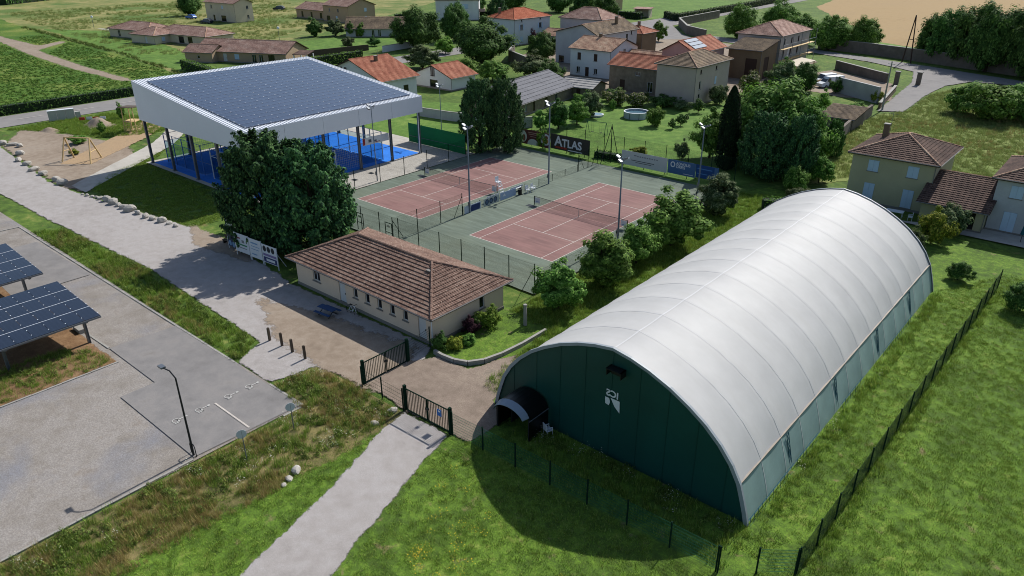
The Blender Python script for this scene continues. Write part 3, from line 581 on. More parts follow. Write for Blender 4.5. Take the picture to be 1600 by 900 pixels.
def house(name, label, c, w, d, H, kind, RH, wall, tile, wins=(), rot=0, oh=.45, chim=(), row=.4, pitch=None, ridge_off=None, cat='house', plinth=True, z0=0, ridge_set=None, group=None):
    """c = south-east corner; local origin = south-west corner at the ground"""
    r = rad(rot); org = Vector((c[0]-w*math.cos(r), c[1]-w*math.sin(r), z0))
    root = thing(name, label, cat, org, r, group)
    holes = {k: [] for k in 'SENW'}
    for f, u, z, ww, hh, st in [q_ for q_ in wins if q_[2]+q_[4] < H]: holes[f].append((u-ww/2, z, u+ww/2, z+hh))
    mb = MB(); tri = {}
    if kind == 'gx': ro = d/2 if ridge_off is None else ridge_off; tri = {'E': (ro, RH), 'W': (d-ro, RH)}
    if kind == 'gy': ro = w/2 if ridge_off is None else ridge_off; tri = {'S': (ro, RH), 'N': (w-ro, RH)}
    for f in 'SENW':
        O, U, W = WALLU[f](w, d)
        if kind == 'mono_n' and f in 'EWN':
            wall_face(mb, O, U, W, H, holes[f])
            if f == 'N': wall_face(mb, (w, d, H), U, W, RH-H, [])
            elif f == 'E': mb.poly([(w,0,H),(w,d,H),(w,d,RH)])
            else: mb.poly([(0,d,H),(0,0,H),(0,d,RH)])
        else: wall_face(mb, O, U, W, H, holes[f], tri=tri.get(f))
    mb.build('wall', wall, root)
    if plinth: MB().box(-.04, -.04, 0, w+.04, d+.04, .28).build('plinth', M_sill, root)
    for f, u, z, ww, hh, st in wins: add_window(root, f, w, d, u, z, ww, hh, st, .16 if z+hh < H else -.01)
    x0, x1, y0, y1 = -oh, w+oh, -oh, d+oh; tl = MB(); sb = MB(); caps = []
    def slope(A, B, C, D, tri_=False):
        pts = [A, B, C] if tri_ else [A, B, C, D]; sb.slab([Vector(p)-Vector((0,0,.012)) for p in pts], .11); roof_slope(tl, A, B, C, D, row, pitch)
    if kind == 'gx':
        k = (RH-H)/ro; k2 = (RH-H)/(d-ro); e0, e1 = H-oh*k+.1, H-oh*k2+.1; R_ = RH+.1
        slope((x0,y0,e0),(x1,y0,e0),(x1,ro,R_),(x0,ro,R_)); slope((x1,y1,e1),(x0,y1,e1),(x0,ro,R_),(x1,ro,R_)); caps.append(((x0,ro,R_+.04),(x1,ro,R_+.04)))
    elif kind == 'gy':
        k = (RH-H)/ro; k2 = (RH-H)/(w-ro); e0, e1 = H-oh*k+.1, H-oh*k2+.1; R_ = RH+.1
        slope((x0,y1,e0),(x0,y0,e0),(ro,y0,R_),(ro,y1,R_)); slope((x1,y0,e1),(x1,y1,e1),(ro,y1,R_),(ro,y0,R_)); caps.append(((ro,y0,R_+.04),(ro,y1,R_+.04)))
    elif kind == 'mono_n':
        k = (RH-H)/d; slope((x0,y0,H-oh*k+.1),(x1,y0,H-oh*k+.1),(x1,y1,RH+oh*k+.1),(x0,y1,RH+oh*k+.1))
    else:
        E_ = H+.02; R_ = RH
        if w >= d:
            hs = (y1-y0)/2 if ridge_set is None else ridge_set; ym = d/2; ra, rb = (x0+hs, ym, R_), (x1-hs, ym, R_)
            slope((x0,y0,E_),(x1,y0,E_),rb,ra); slope((x1,y1,E_),(x0,y1,E_),ra,rb); slope((x1,y0,E_),(x1,y1,E_),rb,rb,True); slope((x0,y1,E_),(x0,y0,E_),ra,ra,True)
            ends = [(ra,((x0,y0),(x0,y1))),(rb,((x1,y0),(x1,y1)))]
        else:
            hs = (x1-x0)/2 if ridge_set is None else ridge_set; xm = w/2; ra, rb = (xm, y0+hs, R_), (xm, y1-hs, R_)
            slope((x1,y0,E_),(x1,y1,E_),rb,ra); slope((x0,y1,E_),(x0,y0,E_),ra,rb); slope((x0,y0,E_),(x1,y0,E_),ra,ra,True); slope((x1,y1,E_),(x0,y1,E_),rb,rb,True)
            ends = [(ra,((x0,y0),(x1,y0))),(rb,((x0,y1),(x1,y1)))]
        caps.append(((ra[0],ra[1],R_+.05),(rb[0],rb[1],R_+.05)))
        for ap, cs in ends:
            for q in cs: caps.append(((q[0],q[1],E_+.06),(ap[0],ap[1],R_+.05)))
    rf = sb.build('roof', M_brown, root); tag(tl.build('roof_tiles', tile, rf), kind='stuff')
    cm = MB()
    for p, q in caps: m2 = ridge_caps(p, q); k = len(cm.v); cm.v += m2.v; cm.f += [tuple(i+k for i in f) for f in m2.f]
    if caps: cm.build('ridge_cap', T_pale if tile in (T_rose, T_pale, T_moss, T_dark) else tile, rf)
    gm = MB(); eh = (H-oh*((RH-H)/(ro if kind in ('gx','gy') else d)) if kind in ('gx','gy','mono_n') else H)
    if kind in ('gx','hip','mono_n'): gm.tube((x0,y0-.06,eh+.04),(x1,y0-.06,eh+.04),.06,k=5)
    if kind in ('gy','hip'): gm.tube((x1+.06,y0,eh+.04),(x1+.06,y1,eh+.04),.06,k=5)
    if gm.v: gm.build('gutter', paint('zinc_gutter', '6c6a68', .5, .1, 2), root)
    MB().tube((w+.06,-.06,.1),(w+.06,-.06,max(.5, eh-.1)),.045,k=5).build('downpipe', paint('zinc_gutter', '6c6a68', .5, .1, 2), root)
    for (cx, cy, cz, ch) in chim: o = MB().box(cx-.3, cy-.25, cz-1.2, cx+.3, cy+.25, cz+ch).build('chimney', W_brown, rf); MB().box(cx-.36, cy-.31, cz+ch, cx+.36, cy+.31, cz+ch+.08).build('chimney_cap', M_kerb, o); MB().tube((cx+.34,cy+.3,cz-.6),(cx+.34,cy+.3,cz+ch+1.4),.025,k=5).tube((cx-.2,cy+.3,cz+ch+1.2),(cx+.9,cy+.3,cz+ch+1.2),.015,k=4).build('aerial', M_galv, rf)
    return root
# --- clubhouse
cw = [('S', 3.0, 1.15, 1.0, 1.0, 'plain'), ('S', 6.6, 0.05, .9, 2.1, 'wdoor')]
cw += [('S', x, 1.2, .55, .95, 'plain') for x in (8.4, 9.95, 11.5, 13.05, 14.6)]+[('S', 16.5, 0.05, .9, 2.1, 'wdoor'), ('E', 5.6, 1.1, .6, 1.0, 'plain')]
club = house('clubhouse', 'single storey beige clubhouse with hipped red tile roof beside the tennis courts', (13.8,-18.5), 17.6, 8.2, 2.62, 'hip', 4.55, M_render, T_club, cw, oh=.6, row=.37, pitch=.24, cat='clubhouse', ridge_set=4.7)
o = MB().box(13.9, 3.1, 3.55, 14.3, 3.5, 4.25).build('roof_vent', M_kerb, club); MB().box(13.85, 3.05, 4.25, 14.35, 3.55, 4.32).build('vent_cap', M_sill, o)
MB().tube((17.66, -.08, .05), (17.66, -.08, 2.55), .05).build('downpipe', M_white, club)
# small things at the clubhouse door
M_dblue = paint('faded_blue_paint', '1d3c62', .7, .15, 2)
b = thing('bench_table', 'blue picnic bench in the shade before the clubhouse wall', 'bench', (3.4,-20.6,0), .1)
MB().box(-.9,-.3,.68,.9,.3,.73).build('table_top', M_dblue, b)
for s in (-1, 1): MB().box(-.9, s*.62-.13, .42, .9, s*.62+.13, .46).build('seat', M_dblue, b); MB().tube((s*.6,-.6,0),(s*.6,.25,.68),.035).tube((s*.6,.6,0),(s*.6,-.25,.68),.035).build('leg', M_rail, b)
b = thing('bicycle', 'pale bicycle leaning beside the white clubhouse door', 'bicycle', (4.9,-19.2,0))
for x in (-.5, .5):
    m = MB(); k = 16
    for i in range(k): a, c2 = 2*math.pi*i/k, 2*math.pi*(i+1)/k; m.tube((x+.33*math.cos(a),0,.34+.33*math.sin(a)),(x+.33*math.cos(c2),0,.34+.33*math.sin(c2)),.022,k=4,cap=False)
    m.build('wheel', M_black, b)
MB().path([(-.5,0,.34),(-.12,0,.85),(.36,0,.85),(.05,0,.34),(-.12,0,.85)],.022).path([(-.5,0,.34),(.05,0,.34)],.02).path([(.5,0,.34),(.34,0,.98)],.022).build('frame', M_white, b)
MB().tube((.34,-.28,1.0),(.34,.28,1.0),.018).build('handlebar', M_rail, b); MB().box(-.25,-.06,.9,.02,.06,.96).build('saddle', M_black, b)

# --- houses beyond
wd = lambda f, lst: [(f,)+t for t in lst]
house('village_house', 'tall greige village house with hipped tile roof and blank wall facing the garden', (-13.2,72.9), 8, 13.4, 7.0, 'hip', 8.9, W_beige, T_moss, wd('E', [(2,5.7,.6,.7,'dark'),(8,5.7,.6,.7,'dark'),(2,2.9,.7,1.5,'plain'),(8,3.1,.7,1.4,'shut'),(2,.6,.7,1.5,'plain')]))
house('stone_barn', 'rubble stone barn with long red roof between two village houses', (-21.4,78.2), 13.8, 8, 5.0, 'gx', 6.75, W_stone, T_brick, wd('S', [(6.7,3.3,1.1,.8,'plain'),(9.6,.4,1.2,2.0,'plain'),(12.4,.4,.7,1.6,'plain'),(3.2,.05,1.2,2.2,'door')]), plinth=False)
house('two_storey_house', 'pale two storey house with mottled tile roof and dark upper shutters', (-40.6,86.4), 10.6, 10.8, 6.1, 'gx', 8.0, W_cool, T_pale, wd('S', [(2.4,3.7,.9,1.5,'dshut'),(6.8,3.7,.9,1.5,'dshut'),(2.2,.9,.9,1.3,'plain'),(4.6,.05,1.0,2.2,'door'),(6.9,.9,.9,1.2,'plain')])+wd('E', [(5.4,5.3,.9,.8,'plain')]), chim=((4.2,5.4,8,.8),))
house('long_farmhouse', 'long grey farmhouse with gabled blank wall and broad mossy roof', (-52.9,99), 12.2, 17.5, 7.4, 'gy', 9.4, W_grey, T_moss, wd('S', [(1.8,.3,1.6,1.6,'dark')])+wd('E', [(3,5.6,.7,1.2,'dark'),(13,5.0,.8,1.5,'dark'),(15,6.2,.5,.8,'dark')]), ridge_off=8, chim=((9.5,12,9.2,1.3),))
house('annexe_house', 'plain annexe with orange roof at the end of the long farmhouse', (-52.2,118), 7, 7, 6.0, 'hip', 7.6, W_brown, T_brick, (), chim=((4,3,7.4,1.2),))
house('hip_roof_house', 'grey walled house with dark hipped roof and skylights behind the farmhouse', (-74.6,132.4), 14.6, 10, 6.8, 'hip', 9.6, W_grey, T_rose, ())
house('orange_roof_house', 'white house with orange hipped roof and pale blue shutters', (-92.6,115.5), 10.8, 15.2, 7.2, 'hip', 9.6, W_cool, T_red, wd('E', [(3,4.2,1.1,1.5,'open'),(11,4.2,1.1,1.5,'open'),(3,.9,1.1,1.5,'shut'),(6.2,.05,1.0,2.3,'door'),(3,6.4,.6,.6,'plain'),(11,6.4,.6,.6,'plain')]), rot=-3, chim=((3,2,8.2,1.6),))
house('low_tiled_shed', 'low tiled outbuilding between the orange roof house and the hip roof house', (-80,122), 8, 7, 3, 'gx', 4.4, W_grey, T_pale, ())
h9 = house('pink_house', 'pink gabled house with solar panels on its orange roof', (-23.7,92), 7.6, 13.4, 6.6, 'gy', 8.6, W_pink, T_brick, wd('E', [(9.5,4.2,1.2,1.3,'plain')])+wd('S', [(3.6,5.4,.4,.6,'dark')]))
sl = math.atan2(8.6-6.6, 3.8)
for i in range(3): MB().box(-.85, -2.1, .1, .85, 2.1, .16).build('solar_panel', paint('pale_solar_glass', '7e8a96', .15, .1, 1, spec=.6), h9, loc=(4.65+(.0+i)*1.0-.2, 3.9, 8.6-(.85+i*1.0-.2)*math.tan(sl)+.12)).rotation_euler = (0, sl, 0)
for o in [c_ for c_ in h9.children if c_.name.startswith('solar_panel')]: o.scale = (.56, 1.25, 1)
house('courtyard_house', 'low terrace with mixed tile roof beside the pink house', (-32,90), 8, 9, 3.8, 'gx', 5.6, W_pink, T_pale, ())
house('open_barn', 'brown plastered barn with dark open bay next to the scaffolded house', (-15.4,106), 7.5, 8, 6.2, 'mono_n', 7.6, W_brown, T_moss, wd('S', [(5.4,.05,2.6,4.4,'door')])+wd('E', [(3,.05,2.4,4.6,'door')]), plinth=False)
h10 = house('house_under_renovation', 'bare concrete house with hipped tile roof wrapped in scaffolding', (-15.4,115.3), 10, 17, 8.3, 'hip', 10.6, W_conc, T_rose, wd('E', [(2.5,6.3,.8,1.2,'dark'),(6.5,6.3,.8,1.2,'dark'),(10.5,6.3,.8,1.2,'dark'),(2.5,3.6,.9,1.6,'dark'),(6.5,3.6,.9,1.6,'dark'),(10.5,3.6,.9,1.6,'dark'),(4,.3,1.2,2.2,'dark')])+wd('S', [(4,6.2,1,1.1,'dark'),(3.5,1,.8,2,'dark')]))
s = thing('scaffolding', 'steel scaffolding with pale plank decks around the concrete house', 'scaffolding', (-15.4,115.3,0))
for y in (-1.2, 4, 9, 14, 18): MB().tube((1.3,y,0),(1.3,y,8.6),.06).build('standard', M_galv, s)
for zz in (3.2, 5.6):
    MB().box(.35, -1, zz, 1.35, 17.5, zz+.08).build('deck', M_wood, s); MB().tube((1.35,-1.2,zz+1),(1.35,18,zz+1),.05).build('guard_rail', M_galv, s)
for x in (-10, -6, -2): MB().tube((x,-1.2,0),(x,-1.2,7),.06).build('standard', M_galv, s)
for zz in (2.4, 4.8): MB().tube((-11,-1.2,zz),(1.3,-1.2,zz),.05).build('guard_rail', M_galv, s)
m = MB().tube((1.5,.4,2.9),(1.9,.2,5.9),.04).tube((1.5,.9,2.9),(1.9,.7,5.9),.04)
for i in range(9): m.tube((1.53+i*.045,.38,3.1+i*.32),(1.53+i*.045,.88,3.1+i*.32),.025)
m.build('ladder', M_white, s)
s = thing('lean_to', 'lean-to shelter with pale sheet roof on timber posts at the renovation house', 'shelter', (-14.2,114.5,0)); MB().slab([(0,0,2.9),(3.6,0,2.5),(3.6,11,2.5),(0,11,2.9)],.12).build('roof', paint('pale_sheet', 'a89c88', .7, .1, 1), s)
for y in (.3, 3.7, 7.2, 10.6): MB().box(3.3,y-.1,0,3.5,y+.1,2.45).build('post', M_wood, s)
house('workshop', 'long grey workshop with dark grey sheet roof beyond the tennis courts', (-32,46), 11.5, 20.5, 2.4, 'gy', 4.7, W_stone, T_grey, wd('E', [(2.2,.7,.9,1.2,'plain'),(5,.1,.8,2.1,'dark'),(9.5,.2,1.2,2,'dark'),(13.5,.7,1,1.2,'plain')])+wd('S', [(9,.6,1,1.2,'plain')]), rot=9.5, row=.9)
house('garden_shed', 'small stone shed with light corrugated roof behind the workshop', (-31,66.2), 7, 5.4, 2.3, 'gx', 3.3, W_stone, T_lgrey, wd('S', [(4,.05,.9,1.9,'door')]), rot=6, row=.8, cat='shed')
house('red_roof_cottage', 'white cottage with wide red tile roof right behind the canopy', (-61,40), 17.5, 8.8, 3.95, 'gy', 7.0, W_white, T_brick, wd('S', [(5.4,4.6,.6,.8,'dark'),(6.8,4.6,.6,.8,'dark')])+wd('E', [(2,.9,1.3,1.6,'dark'),(6,.1,1.3,2.3,'dark')]), oh=.6, chim=((10.6,4.6,6.4,1.0),))
house('white_gabled_annexe', 'small white gabled outbuilding with brown roof behind the slim floodlight mast', (-58.3,55.8), 10.6, 7, 2.7, 'gy', 4.6, W_white, T_brick, wd('S', [(5.2,2.6,1.1,1.8,'dark'),(5.4,.3,2.3,1.5,'dark')]), oh=.5)
house('bungalow', 'tan bungalow with long mottled roof behind the clipped hedge', (-114.8,54.6), 26, 10, 2.7, 'gx', 4.9, W_tan, T_rose, wd('S', [(3,1,.6,.9,'plain'),(8.5,.05,1.1,2.1,'wdoor'),(12,.8,1.3,1.3,'shut'),(17,.05,1.2,2.1,'plain'),(19,.05,1.2,2.1,'plain'),(22,.3,1.8,1.9,'dark')]), rot=24)
house('bungalow_wing', 'front wing of the tan bungalow nearest the crop field', (-131.8,44.5), 8, 6, 2.6, 'gx', 4.0, W_tan, T_rose, wd('S', [(4,1,.7,.8,'plain')]), rot=24)
p_ = thing('pergola', 'white timber pergola with red roof at the end of the tan bungalow', 'pergola', (-114,56.5,0), rad(24))
for x in (0, 3.5):
    for y in (0, 3.2): MB().box(x-.12,y-.12,0,x+.12,y+.12,2.3).build('post', M_white, p_)
MB().slab([(-.3,-.3,2.45),(3.8,-.3,2.45),(3.8,3.5,3.0),(-.3,3.5,3.0)],.12).build('roof', T_dark, p_)
house('hipped_bungalow', 'pale bungalow with several hipped roofs at the edge of the meadow', (-163,60), 25, 10, 2.6, 'hip', 4.6, W_cream, T_rose, wd('S', [(6,.05,1.1,2.1,'wdoor'),(14,.3,2.4,1.9,'dark'),(18,.3,2.0,1.9,'dark')]), rot=10)
house('hipped_bungalow_wing', 'middle hipped wing of the pale bungalow with air conditioners', (-178,52), 11, 9, 2.6, 'hip', 4.4, W_cream, T_rose, wd('S', [(7,.05,1,2.1,'wdoor')])+wd('E', [(3,.8,1.1,1.2,'shut')]), rot=10)
house('hipped_bungalow_garage', 'garage wing of the pale bungalow beside the drive', (-190,56), 20, 10, 2.6, 'hip', 4.6, W_cream, T_rose, wd('S', [(5,.4,1.2,1.9,'plain')]), rot=10)
house('cream_house', 'cream two storey gabled house beside the dark parked car', (-214.5,100), 18.5, 7.8, 6.8, 'gx', 8.3, W_cream, T_rose, wd('S', [(4,4.6,1,1.2,'plain'),(11,4.6,1,1.2,'shut'),(5,.1,1.2,2.2,'dark'),(11,.1,3,2.2,'dark')])+wd('E', [(5.5,4.6,.9,1.2,'plain'),(5.5,1.2,.9,1.3,'plain')]), rot=4)
house('terraced_house', 'tan gabled house at the end of the terrace in the meadow', (-180.2,125), 15, 12.5, 5.8, 'gx', 8.0, W_tan, T_rose, wd('S', [(4,3.6,.9,1.2,'plain'),(9,3.6,.9,1.2,'plain'),(8,.1,1,2.1,'shut'),(3,.1,2,2,'dark')])+wd('E', [(8,3.6,1.1,1.3,'shut'),(8,.5,1.1,1.5,'shut')]))
house('terraced_house.001', 'lower tan terrace house next to the meadow with parked car', (-195.6,127), 20, 10, 3.4, 'gx', 5.4, W_tan, T_rose, wd('S', [(4,.5,1.2,2,'dark'),(10,.5,1.2,2,'dark'),(16,.5,1.4,2,'dark')]))
house('garden_bungalow', 'low grey bungalow with brown tile roof among garden trees', (-132,112.5), 21, 11, 2.7, 'gx', 5.4, W_grey, T_moss, wd('S', [(4,.2,2.2,2.0,'plain'),(8.5,.2,.9,2.0,'plain'),(10.5,.2,.9,2.0,'plain')]), rot=42, row=.5)
h7 = house('white_villa', 'tall white villa with brick balcony behind the garden trees', (-150,162), 16, 10, 7.2, 'hip', 9.2, W_white, T_rose, wd('S', [(6,4.4,.9,1.3,'dark'),(11,4.2,2.4,1.6,'shut'),(10,1.4,.8,.9,'dark'),(12,1.4,.8,.9,'dark')]), rot=40)
MB().box(16.05, .5, 3.0, 18.2, 6, 3.25).box(18.0, .5, 3.25, 18.2, 6, 4.1).box(16.05, .4, 3.25, 18.2, .5, 4.1).build('balcony', W_pink, h7)
house('far_villa', 'distant brick toned villa above the white villa', (-132,222), 12, 10, 5, 'hip', 7, W_tan, T_red, ())
T2 = T_dark
house('shuttered_house', 'olive cream house with hipped brown roof and closed pale shutters behind the dome', (34.6,37.5), 8.7, 9.4, 5.7, 'hip', 7.6, W_olive, T2, wd('S', [(2.4,3.85,1.15,1.3,'shut'),(6.6,3.85,1.15,1.3,'shut'),(2.4,.35,1.15,2.1,'shut'),(6.6,.35,1.15,2.1,'shut')]), row=.36, pitch=.3, oh=.5, chim=((1.4,6.4,6.6,1.4),))
house('low_wing', 'single storey wing with long brown roof joining the two shuttered houses', (40.6,34.7), 6.0, 6.6, 2.5, 'gx', 4.5, W_olive, T2, wd('S', [(2.2,.1,1.4,2.1,'dark'),(4.6,.3,1.3,1.8,'dark')]), row=.36, pitch=.3, oh=.5, ridge_off=5.4)
house('grey_shuttered_house', 'grey cream house with closed pale shutters and terrace parasol', (49.4,36.6), 8.7, 9.4, 5.7, 'hip', 7.6, W_grey, T2, wd('S', [(1.9,3.85,1.15,1.3,'shut'),(1.9,.15,1.2,2.2,'shut'),(6.4,3.85,1.15,1.3,'shut')]), row=.36, pitch=.3, oh=.5)
sheet('terrace', [(25.5,34.6),(33.6,33.6),(36,34.6),(40.6,34.6),(40.6,36.4),(50,36.4),(50,33),(36,33),(25.5,33.6)], M_conc)
# --- garden and village walls
def wall_run(name, label, pts, hgt, th, mat, coping=True):
    r = thing(name, label, 'wall')
    for a, b in zip(pts, pts[1:]):
        a, b = Vector(a), Vector(b); L = (b-a).length; d = (b-a)/L; n = Vector((-d.y, d.x))*th/2
        MB().prism([a-n, b-n, b+n, a+n], 0, hgt).build('wall_run', mat, r)
        if coping:
            k = max(1, int(L/2.2)); n2 = n*1.25
            for i in range(k): p = a+d*(L*i/k+.02); q = a+d*(L*(i+1)/k-.02); MB().prism([p-n2, q-n2, q+n2, p+n2], hgt, hgt+.09+RN.uniform(0,.03)).build('coping_stone', M_kerb, r)
W_old = paint('old_wall_render', '6b6259', .95, .3, .8, bump=.5)
wall_run('field_wall', 'long weathered stone wall between the lane and the wheat field', [(-24,164.5),(-10,161),(0,157.5),(28,146.5),(75,128)], 2.8, .5, W_old)
wall_run('yard_wall', 'low stone wall with pale coping between building yard and lane', [(-8,132),(6.5,120.5)], 1.9, .45, W_old)
wall_run('ruined_wall', 'tall rendered wall with stained base in front of the parked vans', [(1.5,104),(11.6,97.5)], 3.0, .5, W_conc, False)
wall_run('lane_wall', 'low capped wall running beside the sunlit lane', [(13.4,92.5),(10.6,112)], 1.1, .4, W_brown)
wall_run('meadow_wall', 'broken old wall along the edge of the overgrown meadow', [(15.8,64),(14.6,75),(13.9,86)], 1.9, .45, W_old, False)
wall_run('garden_wall', 'grey block wall behind the green windscreen', [(-47,36),(-39.5,36.8),(-30.5,39.5)], 1.5, .25, W_grey)
wall_run('workshop_wall', 'rendered garden wall with pale coping in front of the workshop', [(-29,38.5),(-25.8,42)], 1.7, .3, W_grey)
wall_run('house_garden_wall', 'stone garden wall below the orange roof house', [(-82,103),(-76,94),(-63,86.5)], 2.6, .4, W_old)
wall_run('street_wall', 'stone wall curving along the village street', [(-58,164),(-68,171),(-82,191),(-84,225)], 2.6, .5, W_old)
wall_run('bungalow_wall', 'long timber boundary wall beside the tan bungalow', [(-122,66),(-119,84)], 1.6, .2, M_dwood, False)
wall_run('drive_gate_wall', 'white gate wall with pillars at the garden bungalow drive', [(-113,84),(-114.5,99)], 1.6, .3, W_white)
for x, y in ((12.4,121.5),(8.6,119.8)):
    o = thing('gate_pillar', 'square stone gate pillar at the mouth of the lane', 'pillar', (x,y,0), group='gate pillars at the lane'); MB().box(-.4,-.4,0,.4,.4,2.6).build('shaft', W_old, o); MB().box(-.5,-.5,2.6,.5,.5,2.75).build('cap', M_kerb, o)
o = house('meadow_lean_to', 'small brown roofed lean-to against the meadow wall', (15.2,72), 5, 6, 1.9, 'mono_n', 2.7, W_old, T_moss, (), plinth=False, cat='shed')
# --- solar carports
def carport(label, X0, X1, Y1, nrow, ncol, posts):
    r = thing('solar_carport', label, 'carport', (0,0,0)); z0, z1 = 2.75, 2.3; sx = (X1-X0)/nrow; sy = 1.16; sl2 = math.atan2(z0-z1, X1-X0); zz = lambda x: z0+(z1-z0)*(x-X0)/(X1-X0)
    pm = MB().box(-sx/2+.035,-sy/2+.01,0,sx/2-.035,sy/2-.01,.05).mesh('solar_panel', M_solar2)
    for i in range(nrow):
        for j in range(ncol): x = X0+(i+.5)*sx; link('solar_panel', pm, r, (x, Y1-(j+.5)*sy, zz(x)+.05), rot=(0, sl2, 0))
    Yn = Y1-ncol*sy
    for i in range(nrow+1): x = X0+i*sx; MB().slab([(x-.05,Yn,zz(x)+.06),(x+.05,Yn,zz(x)+.06),(x+.05,Y1,zz(x)+.06),(x-.05,Y1,zz(x)+.06)],.12).build('purlin', M_galv, r)
    for x in (X0+sx/2, X1-sx/2, (X0+X1)/2): MB().slab([(x-.04,Yn,zz(x)+.02),(x+.04,Yn,zz(x)+.02),(x+.04,Y1-.2,zz(x)+.02),(x-.04,Y1-.2,zz(x)+.02)],.1).build('purlin', M_galv, r)
    for i in range(1, nrow): x = X0+i*sx; MB().slab([(x-.02,Yn,zz(x)+.112),(x+.02,Yn,zz(x)+.112),(x+.02,Y1,zz(x)+.112),(x-.02,Y1,zz(x)+.112)],.04).build('row_rail', M_fascia, r)
    m = MB()
    for i in range(nrow):
        for j in range(ncol+1):
            for k in (.28, .72): x = X0+(i+k)*sx; m.box(x-.04, Y1-j*sy-.03, zz(x)+.07, x+.04, Y1-j*sy+.03, zz(x)+.11)
    m.build('panel_clamp', M_whitem, r)['kind'] = 'stuff'
    for y in (Y1-1.0, Y1-6.5): MB().slab([(X0+.3,y-.1,zz(X0)-.06),(X1-.3,y-.1,zz(X1)-.06),(X1-.3,y+.1,zz(X1)-.06),(X0+.3,y+.1,zz(X0)-.06)],.24).build('rafter', M_galv, r)
    for x, y in posts: MB().box(x-.12,y-.1,0,x+.12,y-.07,zz(x)-.2).box(x-.12,y+.07,0,x+.12,y+.1,zz(x)-.2).box(x-.02,y-.07,0,x+.02,y+.07,zz(x)-.2).build('post', M_galv, r)
carport('solar carport above bare soil, larger in view with two steel posts', -14.2, -6.0, -34.5, 4, 9, ((-6.9,-35.5),(-10.7,-35.5),(-7.2,-41)))
carport('solar carport standing beyond the first, over the smaller asphalt pad', -27, -18.2, -34.3, 4, 7, ((-20.4,-35.4),(-25,-35.4),(-20.4,-40.5)))
tag(MB().box(-10.2,-35.45,0,-8.9,-34.95,.42).build('concrete_block', M_kerb), 'pale concrete block lying beside the carport post', 'block')
# ------------------------------------------------------------ fences and gates
def wire_panel(W, H, dv=.055, dh=.2):
    m = MB(); k = int(W/dv)
    for i in range(k+1): x = i*W/k; m.poly([(x-.0045,0,0),(x+.0045,0,0),(x+.0045,0,H),(x-.0045,0,H)])
    for i in range(int(H/dh)+1): z = i*dh; m.box(0,-.006,z,W,.006,z+.012)
    return m
def chain_panel(W, H, d=.09):
    m = MB(); r = .0028
    for s in (1, -1):
        k = int((W+H)/d)
        for i in range(k):
            a = i*d
            pts = []
            x0, z0 = (a, 0) if a <= W else (W, a-W); x1, z1 = (a-H, H) if a >= H else (0, a)
            if s < 0: x0, x1 = W-x0, W-x1
            m.poly([(x0-r*1.4,0,z0),(x0+r*1.4,0,z0),(x1+r*1.4,0,z1),(x1-r*1.4,0,z1)])
    m.box(0,-.004,H-.01,W,.004,H); m.box(0,-.004,0,W,.004,.01); return m
def fence_run(name, label, a, b, H, pw, panel, mat, pmat, prad=.035, z0=.05, brace=False, skip=()):
    a, b = Vector(a), Vector(b); L = (b-a).length; k = max(1, round(L/pw)); d = (b-a)/L; rz = math.atan2(d.y, d.x); step = L/k
    r = thing(name, label, 'fence', (a.x, a.y, 0), rz); pm = panel(step-.06, H-z0).mesh('wire_panel', mat); po = MB().box(-prad,-prad,0,prad,prad,H+.06).box(-prad*1.3,-prad*1.3,H+.06,prad*1.3,prad*1.3,H+.08).mesh('post', pmat)
    for i in range(k+1): link('post', po, r, (i*step, 0, 0))
    for i in range(k):
        if i in skip: continue
        link('wire_panel', pm, r, (i*step+.03, 0, z0))
    if brace:
        for x, s in ((0, 1), (L, -1)): MB().tube((x, 0, H*.92), (x+s*1.4, 0, .05), .03, k=5).build('brace', pmat, r)
    return r
fence_run('mesh_fence', 'long dark green mesh fence on the lawn beside the dome', (43.8,-22.6), (44.7,21), 1.75, 2.5, lambda W, H: wire_panel(W, H, .028, .1), M_dgreen, M_dgreen)
fence_run('mesh_fence.001', 'green mesh fence running in the shadow before the dome end wall', (22.9,-25.5), (40.7,-25.0), 1.7, 2.55, lambda W, H: wire_panel(W, H, .055, .2), M_fgreen, M_dgreen)
fence_run('mesh_fence.002', 'short green mesh fence turning the lawn corner at the dome', (40.8,-25), (43.75,-22.7), 1.7, 2.0, wire_panel, M_fgreen, M_dgreen, skip=(0,))
fence_run('mesh_fence.003', 'low wire fence linking the two green gates', (14.3,-25.75), (18.55,-25.75), 1.7, 2.1, lambda W, H: wire_panel(W, H, .2, .3), M_dgreen, M_dgreen)
fence_run('mesh_fence.004', 'short green fence between gate and clubhouse corner', (14.1,-21.2), (13.75,-18.75), 1.7, 2.5, lambda W, H: wire_panel(W, H, .1, .2), M_dgreen, M_dgreen)
cp = lambda W, H: chain_panel(W, H)
fence_run('court_fence', 'tall chain link fence on the clubhouse side of the tennis courts', (-21.4,-6.5), (14.1,-6.5), 2.9, 3.0, cp, M_dgreen, M_dgreen, .03, brace=True)
fence_run('court_fence.001', 'tall chain link fence behind the advertising banners', (-21.4,32.5), (14.1,32.5), 3.9, 3.2, cp, M_dgreen, M_dgreen, .03)
fence_run('court_fence.002', 'chain link fence between tennis court and padel apron', (-21.5,-6.2), (-21.5,30.6), 2.6, 4.0, cp, M_dgreen, M_dgreen, .03)
fence_run('court_fence.003', 'chain link fence behind the shrubs on the dome side of the courts', (14.2,-6.2), (14.2,30.6), 2.2, 4.0, cp, M_dgreen, M_dgreen, .03, brace=True)
fence_run('divider_fence', 'low net fence dividing the two tennis courts', (-5.0,4.2), (-5.0,26), 1.0, 2.7, cp, M_dgreen, M_dgreen, .025, skip=(4,))
